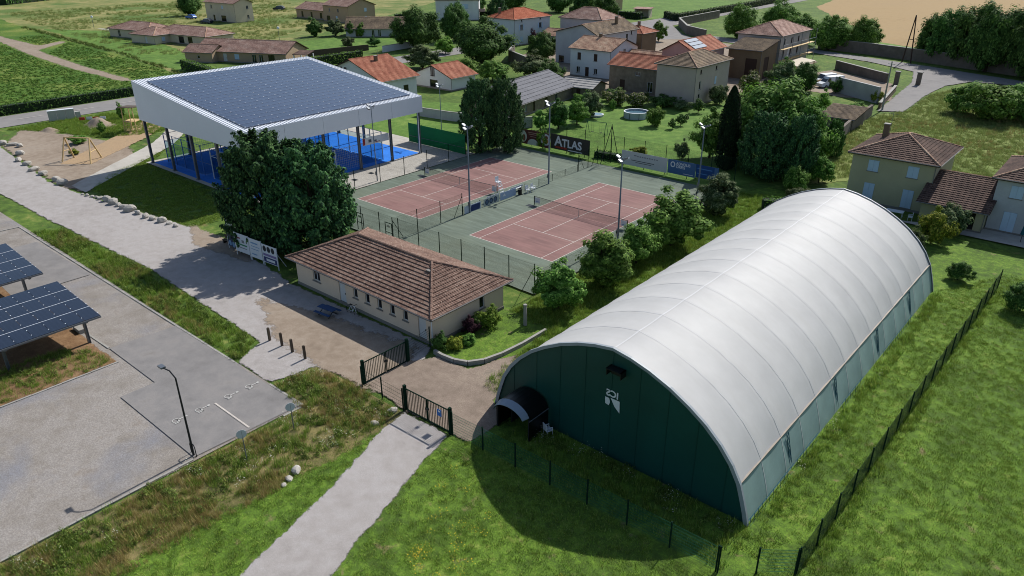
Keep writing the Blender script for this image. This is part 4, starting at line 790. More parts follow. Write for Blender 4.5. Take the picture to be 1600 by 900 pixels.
fence_run('divider_fence.001', 'tall chain link end of the court divider by the clubhouse', (-4.9,-6.2), (-4.9,4), 2.6, 3.3, cp, M_dgreen, M_dgreen, .03, brace=True)
fence_run('divider_fence.002', 'tall chain link end of the court divider by the banners', (-5.0,26.2), (-5.0,30.6), 2.6, 2.2, cp, M_dgreen, M_dgreen, .03, brace=True)
for x, lb in ((-10.4, 'green framed gate in the court fence on the padel side'), (-5.8, 'green framed gate in the court fence at the divider')):
    g = thing('court_gate', lb, 'gate', (x,-6.42,0)); MB().box(0,-.03,0,.06,.03,2.1).box(1.0,-.03,0,1.06,.03,2.1).box(.06,-.03,2.04,1.0,.03,2.1).box(.06,-.03,1.0,1.0,.03,1.05).build('gate_frame', M_dgreen, g); MB().box(.3,-.04,1.6,.8,-.032,1.85).build('notice', M_white, g)
def gate(label, a, b, sign=False):
    a, b = Vector(a), Vector(b); d = b-a; L = d.length; g = thing('double_gate', label, 'gate', (a.x,a.y,0), math.atan2(d.y, d.x))
    for x in (0, L): MB().box(x-.09,-.09,0,x+.09,.09,2.0).build('gate_post', M_dgreen, g)
    for x0, x1 in ((.12, L/2-.03), (L/2+.03, L-.12)):
        lf = MB().box(x0,-.03,.12,x0+.05,.03,1.8).box(x1-.05,-.03,.12,x1,.03,1.8).box(x0+.05,-.03,.12,x1-.05,.03,.18).box(x0+.05,-.03,1.74,x1-.05,.03,1.8).build('gate_leaf', M_dgreen, g)
        k = int((x1-x0)/.14)
        for i in range(1, k): x = x0+(x1-x0)*i/k; MB().box(x-.015,-.015,.18,x+.015,.015,1.74).build('bar', M_dgreen, lf)
    MB().box(L/2-.12,-.06,.95,L/2+.12,.06,1.1).build('lock', M_rail, g)
    if sign: s_ = MB().box(L-1.1,-.05,1.0,L-.72,-.035,1.5).build('notice', M_blueplas, g); MB().box(L-1.0,-.055,1.3,L-.82,-.051,1.42).build('print', M_white, s_)
gate('closed green bar gate with blue notice above the gravel path', (18.65,-25.6), (22.75,-25.5), True)
gate('green bar gate standing across the clubhouse forecourt', (14.05,-25.4), (14.1,-21.35))
tag(MB().box(14.15,-23.5,0,15.1,-21.4,.06).build('concrete_slab', M_conc), 'concrete slab at the foot of the forecourt gate', 'slab')
# ------------------------------------------------------------ lighting masts and lamps
def mast(x, y, H, heads, label, r=.085):
    m = thing('floodlight_mast', label, 'floodlight', (x,y,0)); MB().tube((0,0,0),(0,0,H),r*1.25,r*.75,8).build('pole', M_pole, m); MB().box(-.14,-.14,.9,.14,-.09,1.4).build('fuse_box', M_galv, m); MB().tube((-.55,0,H-.1),(.55,0,H-.1),.035).tube((0,-.45,H-.35),(0,.45,H-.35),.035).build('crossarm', M_pole, m)
    sp = [(-.55,0,H-.05,1),(.55,0,H-.05,-1),(0,-.45,H-.3,1),(0,.45,H-.3,-1)][:heads]
    for (hx, hy, hz, s) in sp:
        h_ = MB().box(-.2,-.16,-.03,.2,.16,.12).build('lamp_head', M_galv, m, loc=(hx,hy,hz+.05)); h_.rotation_euler = (0, s*.5, 0); MB().box(-.17,-.13,-.05,.17,.13,-.03).build('lens', paint('lamp_glass', 'c9ced4', .15, .05, 2), h_)
mast(-4.8,5.1,10,4,'floodlight mast at the near end of the court divider'); mast(-4.6,19.3,10.3,4,'floodlight mast at the far end of the court divider'); mast(12.7,8.8,8.8,4,'floodlight mast rising behind the court shrubs'); mast(11.6,28,8.4,4,'floodlight mast beside the blue banners')
mast(-22.3,6.2,9.7,3,'slim floodlight mast in front of the canopy fascia', .06); mast(-31,26.3,8.5,3,'slim floodlight mast behind the green windscreen', .06)
l = thing('street_lamp', 'black street lamp at the corner of the asphalt parking pad', 'street lamp', (12.4,-37.2,0)); MB().tube((0,0,0),(0,0,5.6),.075,.05,8).path([(0,0,5.6),(-.35,-.1,6.0),(-.75,-.25,6.1)],.04).build('pole', M_rail, l); MB().box(-1.15,-.4,6.08,-.7,-.12,6.18).build('lamp_head', M_galv, l)
MB().path([(-.35,.05,0),(-.35,.05,.75),(-.25,.05,.9),(.15,.05,.9),(.25,.05,.75),(.25,.05,0)],.03).build('guard_hoop', M_rail, l)
def round_sign(x, y, H, lb, r=.3):
    s = thing('round_sign', lb, 'road sign', (x,y,0)); MB().tube((0,0,0),(0,0,H),.035,k=8).build('post', M_galv, s); m = MB(); k = 20
    m.prism([(r*math.cos(2*math.pi*i/k), r*math.sin(2*math.pi*i/k)) for i in range(k)], 0, .02); o = m.build('sign_plate', M_signb, s, loc=(0,-.03,H-.2)); o.rotation_euler = (rad(90),0,rad(66))
round_sign(15.4,-35.4,2.3,'round road sign seen from behind in the weedy ditch, below the lamp'); round_sign(14.8,-31.7,2.0,'round road sign seen from behind near the parking corner')
for i, (x, y) in enumerate(((3.5,-26.2),(4.95,-26.05),(6.4,-26.1),(7.95,-26.05))):
    b = thing('timber_bollard', ('timber bollard at the ditch end of the bollard row','second timber bollard from the ditch end of the row','third timber bollard from the ditch end of the row','timber bollard standing in the grass at the weedy end of the row')[i], 'bollard', (x,y,0), RN.uniform(-.2,.2), 'timber bollards'); MB().box(-.08,-.08,0,.08,.08,1.15).build('shaft', M_dwood, b); MB().prism([(-.065,-.065),(.065,-.065),(.065,.065),(-.065,.065)],1.15,1.2).build('cap', M_dwood, b)
# old utility poles
u = thing('utility_pole', 'grey concrete utility pole beside the lane wall', 'utility pole', (14.2,91.6,0)); MB().tube((0,0,0),(0,0,8.5),.17,.1,6).build('shaft', M_kerb, u); MB().box(-.6,-.05,8.0,.6,.05,8.1).build('crossarm', M_galv, u)
u = thing('twin_utility_pole', 'dark twin leg utility pole by the field wall', 'utility pole', (2,152,0)); MB().tube((-1,0,0),(0,0,11),.16,.12,6).tube((1,0,0),(0,.1,11),.16,.12,6).build('shaft', M_brown, u); MB().tube((-.5,0,5.5),(.5,0,5.5),.08).build('crossarm', M_brown, u)
u = thing('tripod_mast', 'dark steel tripod mast behind the tennis banners', 'mast', (-4.2,32.6,0))
for a in (0, 2.1, 4.2): MB().tube((1.5*math.cos(a),1.5*math.sin(a),0),(0,0,5.2),.05,k=5).build('leg', M_rail, u)
MB().tube((0,0,0),(0,0,5.4),.045).build('centre_pole', M_rail, u)
# ------------------------------------------------------------ banners on the court fence
def printed(parent, s, size, x, z, mat, y=-.035, bold=.01, align='LEFT', shear=0):
    m = text_mesh(s, size, align, bold); m.materials.append(mat); o = link('lettering', m, parent, (x, y, z)); o.rotation_euler = (rad(90),0,0); return o
def strips(parent, lst, mat):
    m = MB()
    for x0, z0, x1, z1 in lst: m.poly([(x0,-.034,z0),(x1,-.034,z0),(x1,-.034,z1),(x0,-.034,z1)])
    return m.build('print', mat, parent)
def ellipse(parent, cx, cz, rx, rz_, mat, y=-.036, a0=0, a1=6.2832, k=22):
    MB().poly([(cx+rx*math.cos(a0+(a1-a0)*i/k), y, cz+rz_*math.sin(a0+(a1-a0)*i/k)) for i in range(k if a1 > 6 else k+1)]).build('print', mat, parent)
def banner(name, label, x0, x1, z0, z1, col, y=32.35):
    r = thing(name, label, 'banner', (50.7+(x0-50.7)*1.018,y,28.47+(z0-28.47)*1.018)); r.scale = (1.018, 1, 1.018)
    m = MB().box(0,-.03,0,x1-x0,-.015,z1-z0); m.build('banner_sheet', paint('print_'+col, col, .6, .06, 1), r)
    for x in (.05, x1-x0-.05): MB().tube((x,0,-.3),(x,0,z1-z0),.02,k=5).build('tie_pole', M_dgreen, r)
    return r
P_w = paint('print_white', 'c9cacc', .6, .05, 1); P_d = paint('print_dark', '2a2c30', .6, .1, 1); P_r = paint('print_red', 'a03428', .6, .1, 1)
b = banner('red_banner', 'dark red sponsor banner with round white pictures', -20.1, -13.4, .8, 2.95, '5c2a30')
ellipse(b, 1.35, 1.1, 1.0, .95, P_w); ellipse(b, 3.5, .02, 1.05, .9, P_w, a0=0, a1=3.1416); ellipse(b, 5.8, 1.2, .95, .85, P_w)
ellipse(b, 1.0, 1.0, .3, .45, paint('print_brown', '7a4a3c', .6, .1, 1), -.039); ellipse(b, 1.8, .9, .28, .5, MATS['print_brown'], -.039); ellipse(b, 5.8, 1.0, .55, .4, paint('print_orange', 'b0763c', .6, .1, 1), -.039); ellipse(b, 6.0, 1.5, .3, .25, MATS['print_brown'], -.039)
strips(b, [(2.6,1.75,4.4,1.85),(2.7,1.5,4.5,1.6),(3.0,1.2,4.2,1.28)], paint('print_pink', 'b08a86', .6, .05, 1))
b = banner('dark_banner', 'dark grey sponsor banner lettered ATLAS in white', -13.35, -6.5, .95, 3.1, '34322e')
printed(b, 'A', 2.0, .75, .55, P_w, bold=.05); printed(b, 'TLAS', 1.55, 2.05, .55, P_w, bold=.05); strips(b, [(.9,.22,1.3,.46),(1.36,.22,1.8,.46),(1.86,.22,2.3,.46),(2.36,.22,2.9,.46)], P_r); strips(b, [(3.1,.12,5.6,.24)], P_w)
b = banner('white_banner', 'plain white sponsor banner with fine grey lettering', -1.3, 5.6, .85, 2.75, 'b9b9b6'); strips(b, [(1.9,1.35,2.3,1.5)]+[(2.4+i*.36,1.3,2.62+i*.36,1.46) for i in range(9)], paint('print_grey', '7d7d80', .6, .1, 1)); strips(b, [(1.5,.72,5.0,.8),(2.2,.5,4.6,.57)], P_d)
b = banner('blue_banner', 'slate blue sponsor banner lettered ADVOLIS ORFIS with ring emblem', 5.7, 9.6, .95, 2.75, '3d5f86'); ellipse(b, .7, 1.2, .34, .38, P_w); ellipse(b, .7, 1.2, .2, .23, MATS['print_3d5f86'], -.039); printed(b, 'ADVOLIS', .5, 1.15, 1.22, P_w, bold=.012); printed(b, 'ORFIS', .5, 1.15, .82, P_w, bold=.012); strips(b, [(2.3,.2,3.6,.27)], P_w)
b = banner('navy_banner', 'deep blue sponsor banner with paler edge by the last floodlight', 9.65, 12.7, 1.1, 2.75, '0f3f74'); strips(b, [(2.5,.02,3.0,1.62)], MATS['print_3d5f86']); strips(b, [(.2,1.1,2.2,1.22),(.2,.5,1.6,.6)], paint('print_skyblue', '3f74a8', .6, .1, 1))
# boards on the court divider (facing the second court)
def board(label, y0, y1, h0, h1, col):
    r = thing('court_board', label, 'advertising board', (-4.9,y0,h0), rad(90)); MB().box(0,-.04,0,y1-y0,-.01,h1-h0).build('board_sheet', paint('print_'+col, col, .6, .06, 1), r); MB().box(.1,-.005,-h0,.16,.03,h1-h0).build('prop', M_dgreen, r); return r
b = board('white and navy advertising board low on the court divider', 4.3, 7.0, .1, 1.0, 'aab4bf'); strips(b, [(.12,.3,.6,.75)], paint('print_navy', '1a2f5c', .6, .1, 1)); MB().poly([(.75,-.045,.08),(2.5,-.045,.08),(2.6,-.045,.8),(1.15,-.045,.8)]).build('print', MATS['print_navy'], b)
b = board('advertising board with three dark roundels on the court divider', 7.5, 10.2, .15, 1.05, '9aa4a0')
for i in range(3): ellipse(b, .55+i*.72, .45, .32, .34, paint('print_deepblue', '1c2f48', .6, .1, 1), -.045); ellipse(b, .55+i*.72, .45, .2, .22, paint('print_steel', '4c6178', .6, .1, 1), -.048)
b = board('pale blue advertising board on the court divider by the umpire chair', 10.4, 13.2, .15, 1.05, '8ea0b8'); strips(b, [(.3,.25,1.1,.32)], MATS['print_navy']); MB().poly([(.4,-.045,.4),(1.0,-.045,.4),(.7,-.045,.75)]).build('print', P_w, b); strips(b, [(1.5,.35,2.5,.5)], P_w)
# information boards by the clubhouse
def info(label, x0, x1, y, z0, z1, rz, kind):
    r = thing('notice_board', label, 'notice board', (x0,y,0), rz); L = x1-x0; MB().box(0,-.03,z0,L,.0,z1).build('panel', P_w, r)
    for x in (.04, L-.04): MB().box(x-.03,.0,0,x+.03,.06,z1).build('leg', M_white, r)
    MB().tube((L*.9,.04,z1*.8),(L*.9,1.0,.05),.03).build('brace', M_white, r); m = lambda l_, mt: strips(r, l_, mt)
    if kind == 0: m([(.25,z1-.55,1.0,z1-.4)], paint('print_maroon', '7c3a4a', .6, .1, 1)); m([(.25,z0+.75,L-.3,z0+.9)], paint('print_green', '2f7a52', .6, .1, 1)); m([(.3,z1-.95,.9,z1-.88),(1.2,z1-.9,1.6,z1-.6),(.3,z0+.45,L-.4,z0+.55)], paint('print_grey', '7d7d80', .6, .1, 1))
    if kind == 1: m([(.3,z1-.5,1.4,z1-.35),(.3,z1-.8,1.6,z1-.73),(.3,z1-1.1,1.5,z1-1.03),(.3,z0+.3,1.1,z0+.42)], paint('print_paleblue', '6f8fae', .6, .1, 1))
    if kind == 2:
        for i in range(3): ellipse(r, .4+i*.62, z1-.42, .26, .3, P_d)
        m([(.1,z0+.7,L-.1,z0+.95)], paint('print_lilac', '7a6d94', .6, .1, 1)); m([(.1,z0+.06,L-.1,z0+.6)], paint('print_indigo', '2c3560', .6, .1, 1)); MB().poly([(.5,-.04,z0+.2),(L-.4,-.04,z0+.2),(L-.4,-.04,z0+.45),(.5,-.04,z0+.45)]).build('print', P_w, r)
info('white notice board with green stripe under the conifers', -14.2, -11.9, -18.5, .55, 2.5, rad(4), 0); info('white notice board with pale blue text under the conifers', -11.8, -9.9, -18.35, .5, 2.45, rad(4), 1); info('notice board with three dark roundels nearest the clubhouse', -9.8, -7.6, -18.2, .45, 2.3, rad(4), 2)
info('small white notice board at the far side of the conifers', -21.2, -19.8, -15.6, .7, 2.1, rad(10), 1)
b = thing('garden_bench', 'dark bench under the conifers beside the notice boards', 'bench', (-17.4,-17.5,0), .2); MB().box(-.8,-.2,.42,.8,.2,.48).build('seat', M_dwood, b); MB().box(-.8,.2,.5,.8,.25,.9).build('backrest', M_dwood, b)
for x in (-.6, .6): MB().box(x-.05,-.2,0,x+.05,.2,.42).build('leg', M_rail, b)
o = thing('picture_panel', 'blue picture panel on two legs beside the notice boards', 'notice board', (-16.3,-18.1,0), .06); MB().box(0,-.03,.4,1.8,.0,1.7).build('panel', paint('panel_blue', '14284a', .5, .2, 1), o); MB().box(-.06,-.03,0,.0,.03,2.6).box(1.8,-.03,0,1.86,.03,1.8).build('leg', M_white, o)
for cx_, cz_ in ((.35,.75),(.9,.65),(1.4,.8)): ellipse(o, cx_, cz_, .22, .3, MATS['print_paleblue'], -.034)
# ------------------------------------------------------------ court furniture
for X0, lb in ((-18.57, 'tennis net across the court nearer the padel canopy'), (0, 'tennis net across the court nearer the dome')):
    n = thing('tennis_net', lb, 'tennis net', (X0-.9,CL/2,ZC)); W = CW+1.8
    for x in (0, W): MB().tube((x,0,0),(x,0,1.07),.05).build('net_post', M_dgreen, n)
    m = MB(); zt = lambda x: 1.06-.14*(1-abs(x/W*2-1))
    for i in range(int(W/.07)): x = i*.07; m.poly([(x,0,.05),(x+.012,0,.05),(x+.012,0,zt(x)),(x,0,zt(x))])
    for i in range(13): m.poly([(0,0,.06+i*.075),(W,0,.06+i*.075),(W,0,.072+i*.075),(0,0,.072+i*.075)])
    m.build('net_mesh', M_black, n)
    m = MB()
    for i in range(12): xa, xb = W*i/12, W*(i+1)/12; m.slab([(xa,-.01,zt(xa)+.03),(xb,-.01,zt(xb)+.03),(xb,.01,zt(xb)+.03),(xa,.01,zt(xa)+.03)],.06)
    m.build('net_band', paint('net_tape', '6f6a66', .8, .1, 2), n); MB().box(W/2-.03,-.015,0,W/2+.03,.015,.95).build('centre_strap', M_wline, n)
    for x in (.1, W-.85): MB().box(x,-.03,.3,x+.75,-.012,.95).build('net_sign', P_w, n); MB().box(x+.15,-.034,.45,x+.6,-.031,.52).build('print', MATS['print_paleblue'], n)
    tag(rectm(X0-1.5, CL/2-.9, X0-.3, CL/2-.2, ZC+.004).build('drain_cover', M_rail), 'dark drain cover beside the net post '+('on the padel side' if X0 < 0 else 'on the divider side'), 'drain cover')
u = thing('umpire_chair', 'tall white umpire chair beside the court divider', 'umpire chair', (-6.1,11.6,ZC), rad(90))
for sx in (-.35, .35): MB().tube((sx,-.6,0),(sx*.7,0,1.75),.03).tube((sx,.55,0),(sx*.7,.1,1.75),.03).build('leg', M_white, u)
for i in range(5): MB().box(-.33,-.62+i*.12,.3+i*.32,.33,-.5+i*.12,.34+i*.32).build('step', M_white, u)
MB().box(-.3,-.1,1.75,.3,.4,1.8).build('seat', M_white, u); MB().box(-.3,.38,1.8,.3,.42,2.4).build('backrest', M_white, u); MB().path([(-.3,0,1.8),(-.3,0,2.05),(-.3,.4,2.05)],.02).path([(.3,0,1.8),(.3,0,2.05),(.3,.4,2.05)],.02).build('armrest', M_white, u)
def bench(x, y, rz, lb):
    b = thing('court_bench', lb, 'bench', (x,y,ZC), rz); MB().box(-1.1,-.2,.42,1.1,.2,.46).build('seat', M_white, b); MB().box(-1.1,.22,.6,1.1,.25,.8).build('backrest', M_white, b)
    for s in (-.9, .9): MB().box(s-.03,-.2,0,s+.03,.2,.42).box(s-.03,.2,.42,s+.03,.23,.8).build('leg', M_rail, b)
bench(-5.7,14.1,rad(-90),'white slatted bench behind the umpire chair'); bench(13.2,11.2,rad(90),'white bench by the shrubs on the dome side court'); bench(-5.6,9.6,rad(-90),'white bench behind the roundel board')
def chair(x, y, rz, lb, z=None):
    c = thing('plastic_chair', lb, 'chair', (x,y,ZC if z is None else z), rz); MB().box(-.24,-.22,.42,.24,.24,.46).build('seat', M_white, c)
    m = MB(); 
    for i in range(5): m.box(-.22+i*.095,.22,.48,-.16+i*.095,.26,.88)
    m.box(-.24,.22,.86,.24,.27,.92).build('backrest', M_white, c)
    for sx in (-.22, .22):
        MB().box(sx-.025,-.2,.64,sx+.025,.25,.67).box(sx-.02,-.2,.46,sx+.02,-.16,.64).build('armrest', M_white, c)
        for sy in (-.2, .22): MB().tube((sx,sy,0),(sx*.9,sy*.9,.43),.025,k=5).build('leg', M_white, c)
chair(-4.3,14.8,rad(80),'white plastic chair at the open gap of the court divider'); chair(-4.2,15.7,rad(95),'second white plastic chair beyond the divider gap'); chair(27.5,-21.6,rad(160),'white plastic chair standing alone at the dome end wall', .01)
tag(MB().box(-4.75,13.5,0,-4.4,13.8,.75).box(-4.78,13.47,.75,-4.37,13.83,.8).build('litter_bin', M_black), 'black litter bin beside the divider gap', 'bin')
for x, y in ((-25.6,7.9),(-24.9,4.6)): tag(rectm(x-.4,y-.3,x+.4,y+.3,ZL[0]+.006).build('apron_drain', M_rail), 'square drain cover in the padel apron '+('nearer the windscreen' if y > 6 else 'nearer the conifers'), 'drain cover')
# ------------------------------------------------------------ playground, cabinets, boulders
s = thing('timber_swing', 'pale timber swing frame on the wood chip bed', 'swing')
A = [((-63.6,-16.4,0),(-64.8,-14.3,0),(-64.1,-15.2,3.3)),((-59.5,-14.2,0),(-61.9,-11.7,0),(-61,-13.1,3.3))]
for p, q, t in A: MB().tube(p,t,.11).build('leg', M_wood, s); MB().tube(q,t,.11).build('leg', M_wood, s); MB().tube(Vector(p).lerp(Vector(t),.45),Vector(q).lerp(Vector(t),.45),.05).build('brace', M_wood, s)
MB().tube(A[0][2],A[1][2],.08).build('beam', M_wood, s)
s = thing('climbing_tower', 'timber climbing tower with ladders at the canopy corner', 'play tower', (-74.6,-1.2,0), .6)
for x in (-.9, .9):
    for y in (-.9, .9): MB().tube((x*1.15,y*1.15,0),(x,y,3.9),.07).build('leg', M_wood, s)
MB().box(-1,-1,1.7,1,1,1.8).build('deck', M_wood, s); MB().slab([(-1.3,-1.3,4.1),(1.3,-1.3,4.1),(1.3,1.3,3.9),(-1.3,1.3,3.9)],.1).build('roof', M_dwood, s)
for i in range(6): MB().tube((-.4,-1.05-.1*(6-i),.25+i*.28),(.4,-1.05-.1*(6-i),.25+i*.28),.035).build('rung', M_wood, s)
for x in (-.4, .4): MB().tube((x,-1.75,0),(x,-.95,2.4),.05).build('ladder_rail', M_wood, s)
c = thing('utility_cabinet', 'row of pale grey utility cabinets beside the road', 'cabinet', (-92.7,-7.6,0), rad(75))
for i in range(3): o = MB().box(i*1.35,0,.1,i*1.35+1.3,.7,1.75).build('cabinet_unit', paint('cabinet_grey', 'a3a39c', .6, .08, 2), c); MB().box(i*1.35-.02,-.05,1.75,i*1.35+1.32,.75,1.82).build('cabinet_lid', M_white, o)
MB().box(4.1,.1,.1,4.9,.65,1.2).build('cabinet_unit', paint('cabinet_grey', 'a3a39c', .6, .08, 2), c)
m = thing('construction_barrier', 'red and white barriers lying beside the cabinets', 'barrier', (-88.5,-4.3,0), .9)
for i in range(4): MB().box(i*1.1,-.04+.2*(i%2),.3,i*1.1+.9,.02+.2*(i%2),.8).build('board', (paint('barrier_red', 'a8382a', .6, .15, 2), M_white)[i%2], m)
def blob_mesh(seed, mat, sub=2, flat=.7, rough=.25):
    import bmesh
    bm = bmesh.new(); bmesh.ops.create_icosphere(bm, subdivisions=sub, radius=1); r = random.Random(seed); pl = [Vector((r.gauss(0,1),r.gauss(0,1),r.gauss(0,1))).normalized() for _ in range(9)]; ds = [r.uniform(.6,.95) for _ in pl]
    for v in bm.verts:
        p = v.co.copy()
        for n_, d_ in zip(pl, ds):
            k = p.dot(n_)
            if k > d_: p -= n_*(k-d_)*.9
        p += Vector((r.uniform(-1,1),r.uniform(-1,1),r.uniform(-1,1)))*rough*.2; p.z *= flat; v.co = p
    me = bpy.data.meshes.new('boulder'); bm.to_mesh(me); bm.free(); me.materials.append(mat); return me
ORD = 'first second third fourth fifth sixth seventh eighth ninth tenth eleventh twelfth thirteenth fourteenth fifteenth sixteenth'.split()
BM = [blob_mesh(i, M_stone) for i in range(6)]
BL = [(-81.5,-18.3),(-79.5,-17.6),(-77.7,-17.1),(-72.8,-18.7),(-69.1,-20.1),(-66.1,-20.0),(-62.2,-20.5),(-59.3,-20.4),(-54.8,-20.4),(-52.7,-20.4)]
B2 = [(-46.0,-20.6,.3),(-45.1,-20.4,.4),(-44.2,-20.2,.35),(-43.4,-20.0,.35),(-42.5,-19.9,.5),(-41.2,-19.7,.75),(-39.6,-19.6,.8),(-38.3,-19.6,.55),(-37.0,-19.5,.65),(-35.5,-19.5,.8),(-33.8,-19.4,.6),(-31.9,-19.4,.65),(-30.6,-19.2,.55),(-29.1,-18.9,.75),(-27.8,-18.7,.5),(-26.5,-18.6,.4)]
for i, (x, y) in enumerate(BL): tag(link('boulder', BM[i%6], None, (x,y,.25), RN.uniform(0,6), scale=(RN.uniform(.6,.9),RN.uniform(.45,.7),RN.uniform(.5,.75))), ORD[i]+' boulder from the road end in the spaced row by the playground dirt', 'boulder', 'boulders edging the playground')
for i, (x, y, r_) in enumerate(B2): tag(link('boulder', BM[(i+3)%6], None, (x,y,r_*.35), RN.uniform(0,6), scale=(r_*RN.uniform(.75,.95),r_*RN.uniform(.55,.75),r_*RN.uniform(.75,1.0))), ORD[i]+' grey boulder from the footpath in the tight row by the canopy lawn', 'boulder', 'boulders edging the canopy lawn')
for x, y, r_, lb in ((18.4,-34,.42,'largest pale rock in the trio on the ditch bank by the gravel path'),(18.7,-34.7,.3,'middle rock of the trio on the ditch bank'),(18.9,-35.2,.22,'smallest rock of the trio on the ditch bank'),(18.3,-28,.35,'pale angular rock just outside the closed gate'),(18.1,-26.3,.42,'flat pale rock at the foot of the closed gate post'),(14.7,-12.6,.18,'small white stone on the grass behind the clubhouse')): tag(link('rock', BM[int(r_*97)%6], None, (x,y,r_*.3), RN.uniform(0,6), scale=(r_,r_*.75,r_*.8)), lb, 'rock')
def mound(name, label, x, y, rx, ry, h, mat, seed):
    r = random.Random(seed); m = MB(); K, J = 20, 6; m.v.append((0,0,h))
    for j in range(1, J+1):
        t = j/J
        for i in range(K): a = 2*math.pi*i/K; q = t*(1+r.uniform(-.1,.1)); m.v.append((rx*q*math.cos(a), ry*q*math.sin(a), h*(.5+.5*math.cos(math.pi*t))+r.uniform(-.06,.06)*h*(1-t)-(.05 if j == J else 0)))
    for i in range(K): m.f.append((0, 1+i, 1+(i+1)%K))
    for j in range(J-1):
        for i in range(K): a = 1+j*K+i; b = 1+j*K+(i+1)%K; m.f.append((a, a+K, b+K, b))
    tag(m.build(name, mat, None, True, (x,y,0)), label, 'mound')
mound('earth_mound', 'large heap of tan earth beside the road cabinets', -83.5, -3.2, 3.6, 2.4, 1.3, M_dirt, 3); mound('earth_mound.001', 'small low heap of earth in the playground weeds', -85.5, -10.2, 2.2, 1.6, .6, M_dirt, 5); mound('soil_heap', 'brown soil heap beside the parked vans', -3.2, 109.5, 2.6, 2, 1.2, M_soil, 8)
p_ = thing('pole_stump', 'old concrete post stump on the grass behind the clubhouse', 'post', (17.2,-11.5,0)); MB().tube((0,0,0),(0,0,1.9),.16,.13,8).build('shaft', M_kerb, p_); MB().tube((0,0,1.9),(0,0,2.0),.17,.15,8).build('cap', M_kerb, p_)
# ------------------------------------------------------------ vehicles
def vehicle(name, label, cat, loc, rz, prof, W, colm, wx, wr, glass, group=None):
    v = thing(name, label, cat, loc, rz, group); k = len(prof); m = MB(); n0 = .0
    L_ = [(x, -W/2*(1 if z < .95 else .86), z) for x, z in prof]; R_ = [(x, W/2*(1 if z < .95 else .86), z) for x, z in prof]
    m.v = L_+R_; m.f = [tuple(range(k)), tuple(range(2*k-1, k-1, -1))]+[((i+1)%k, i, k+i, k+(i+1)%k) for i in range(k)]; body = m.build('body', colm, v)
    for x in wx:
        for s in (-1, 1):
            o = MB().tube((x,s*(W/2-.16),wr),(x,s*(W/2+.02),wr),wr,wr,14).build('wheel', M_black, v); MB().tube((x,s*(W/2+.01),wr),(x,s*(W/2+.035),wr),wr*.6,wr*.55,10).build('rim', M_galv, o)
    for q in glass:
        if len(q) == 4:
            x0, z0, x1, z1 = q
            for s in (-1, 1): y0 = s*(W/2*.93+.012); y1 = s*(W/2*.86+.012); MB().poly([(x0,y0,z0),(x1,y0,z0),(x1-.08,y1,z1),(x0+.12,y1,z1)]).build('side_window', M_glass, v)
        else:
            x0, z0, x1, z1, d_ = q; MB().poly([(x0+d_,-W*.4,z0),(x0+d_,W*.4,z0),(x1+d_,W*.38,z1),(x1+d_,-W*.38,z1)]).build('windscreen', M_glass, v)
    for s in (-1, 1): MB().box(prof[0][0]-.02, s*W*.36-.12, .62, prof[0][0]+.05, s*W*.36+.12, .78).build('headlight', M_whitem, v)
    return v
van_p = [(-2.3,.35),(-2.35,.8),(-1.5,1.05),(-.75,1.85),(2.3,1.9),(2.35,.9),(2.3,.35)]
vehicle('parked_van', 'white panel van parked along the ruined wall', 'van', (-1.0,108.2,0), rad(58), [(x*1.15, z*1.2 if z > .4 else z) for x, z in van_p], 1.95, M_white, (-1.55,1.6), .34, [(-1.35,1.35,-.5,2.0),(-1.72,1.3,-.87,2.15,-.02)])
vehicle('parked_van.001', 'smaller white van with dark windows behind the panel van', 'van', (-3.6,112.6,0), rad(62), van_p, 1.8, M_white, (-1.4,1.45), .31, [(-1.2,1.15,-.3,1.7),(.0,1.15,1.6,1.7),(-1.5,1.08,-.76,1.83,-.02)])
car_p = [(-2.1,.35),(-2.15,.75),(-1.1,.98),(-.4,1.48),(1.2,1.5),(1.95,1.0),(2.1,.8),(2.05,.35)]
M_navy = paint('navy_car_paint', '101c30', .25, .1, 1, spec=.6); M_blk = paint('black_car_paint', '0b0c0f', .25, .1, 1, spec=.6); M_bl = paint('blue_car_paint', '2456a0', .3, .1, 1, spec=.6)
for nm, lb, lo, rz, mt, sc_ in (('parked_car','dark navy car parked beside the cream house',(-223,93,0),.3,M_navy,1.15),('parked_car.001','black car parked alone in the dry meadow',(-249,141,0),.5,M_blk,1.2),('parked_car.002','bright blue car half hidden by the meadow tree',(-244,98,0),.2,M_bl,1.1)):
    vehicle(nm, lb, 'car', lo, rz, [(x*sc_, z*sc_ if z > .4 else z) for x, z in car_p], 1.8, mt, (-1.35*sc_,1.35*sc_), .33, [(-.9*sc_,1.02*sc_,1.3*sc_,1.4*sc_),(-1.12*sc_,1.0*sc_,-.42*sc_,1.46*sc_,-.02)])
# ------------------------------------------------------------ village garden things
p_ = thing('garden_pool', 'round pale above-ground pool on the village lawn', 'pool', (-16.6,59,0)); K = 16; ring = lambda r: [(r*math.cos(2*math.pi*i/K), r*math.sin(2*math.pi*i/K)) for i in range(K)]
m = MB(); a, b = ring(2.1), ring(2.02)
for i in range(K): j = (i+1)%K; m.poly([(*a[i],0),(*a[j],0),(*a[j],1.1),(*a[i],1.1)]); m.poly([(*b[j],.1),(*b[i],.1),(*b[i],1.1),(*b[j],1.1)])
m.build('pool_wall', paint('pool_liner', 'a6aeb4', .5, .08, 2), p_); m = MB(); a, b = ring(2.18), ring(1.95)
for i in range(K): j = (i+1)%K; m.slab([(*a[i],1.15),(*a[j],1.15),(*b[j],1.15),(*b[i],1.15)],.05)
m.build('pool_rim', M_white, p_); MB().poly([(*q,.85) for q in ring(2.0)]).build('water', paint('pool_water', '4c6a78', .08, .1, 1, spec=.6), p_)
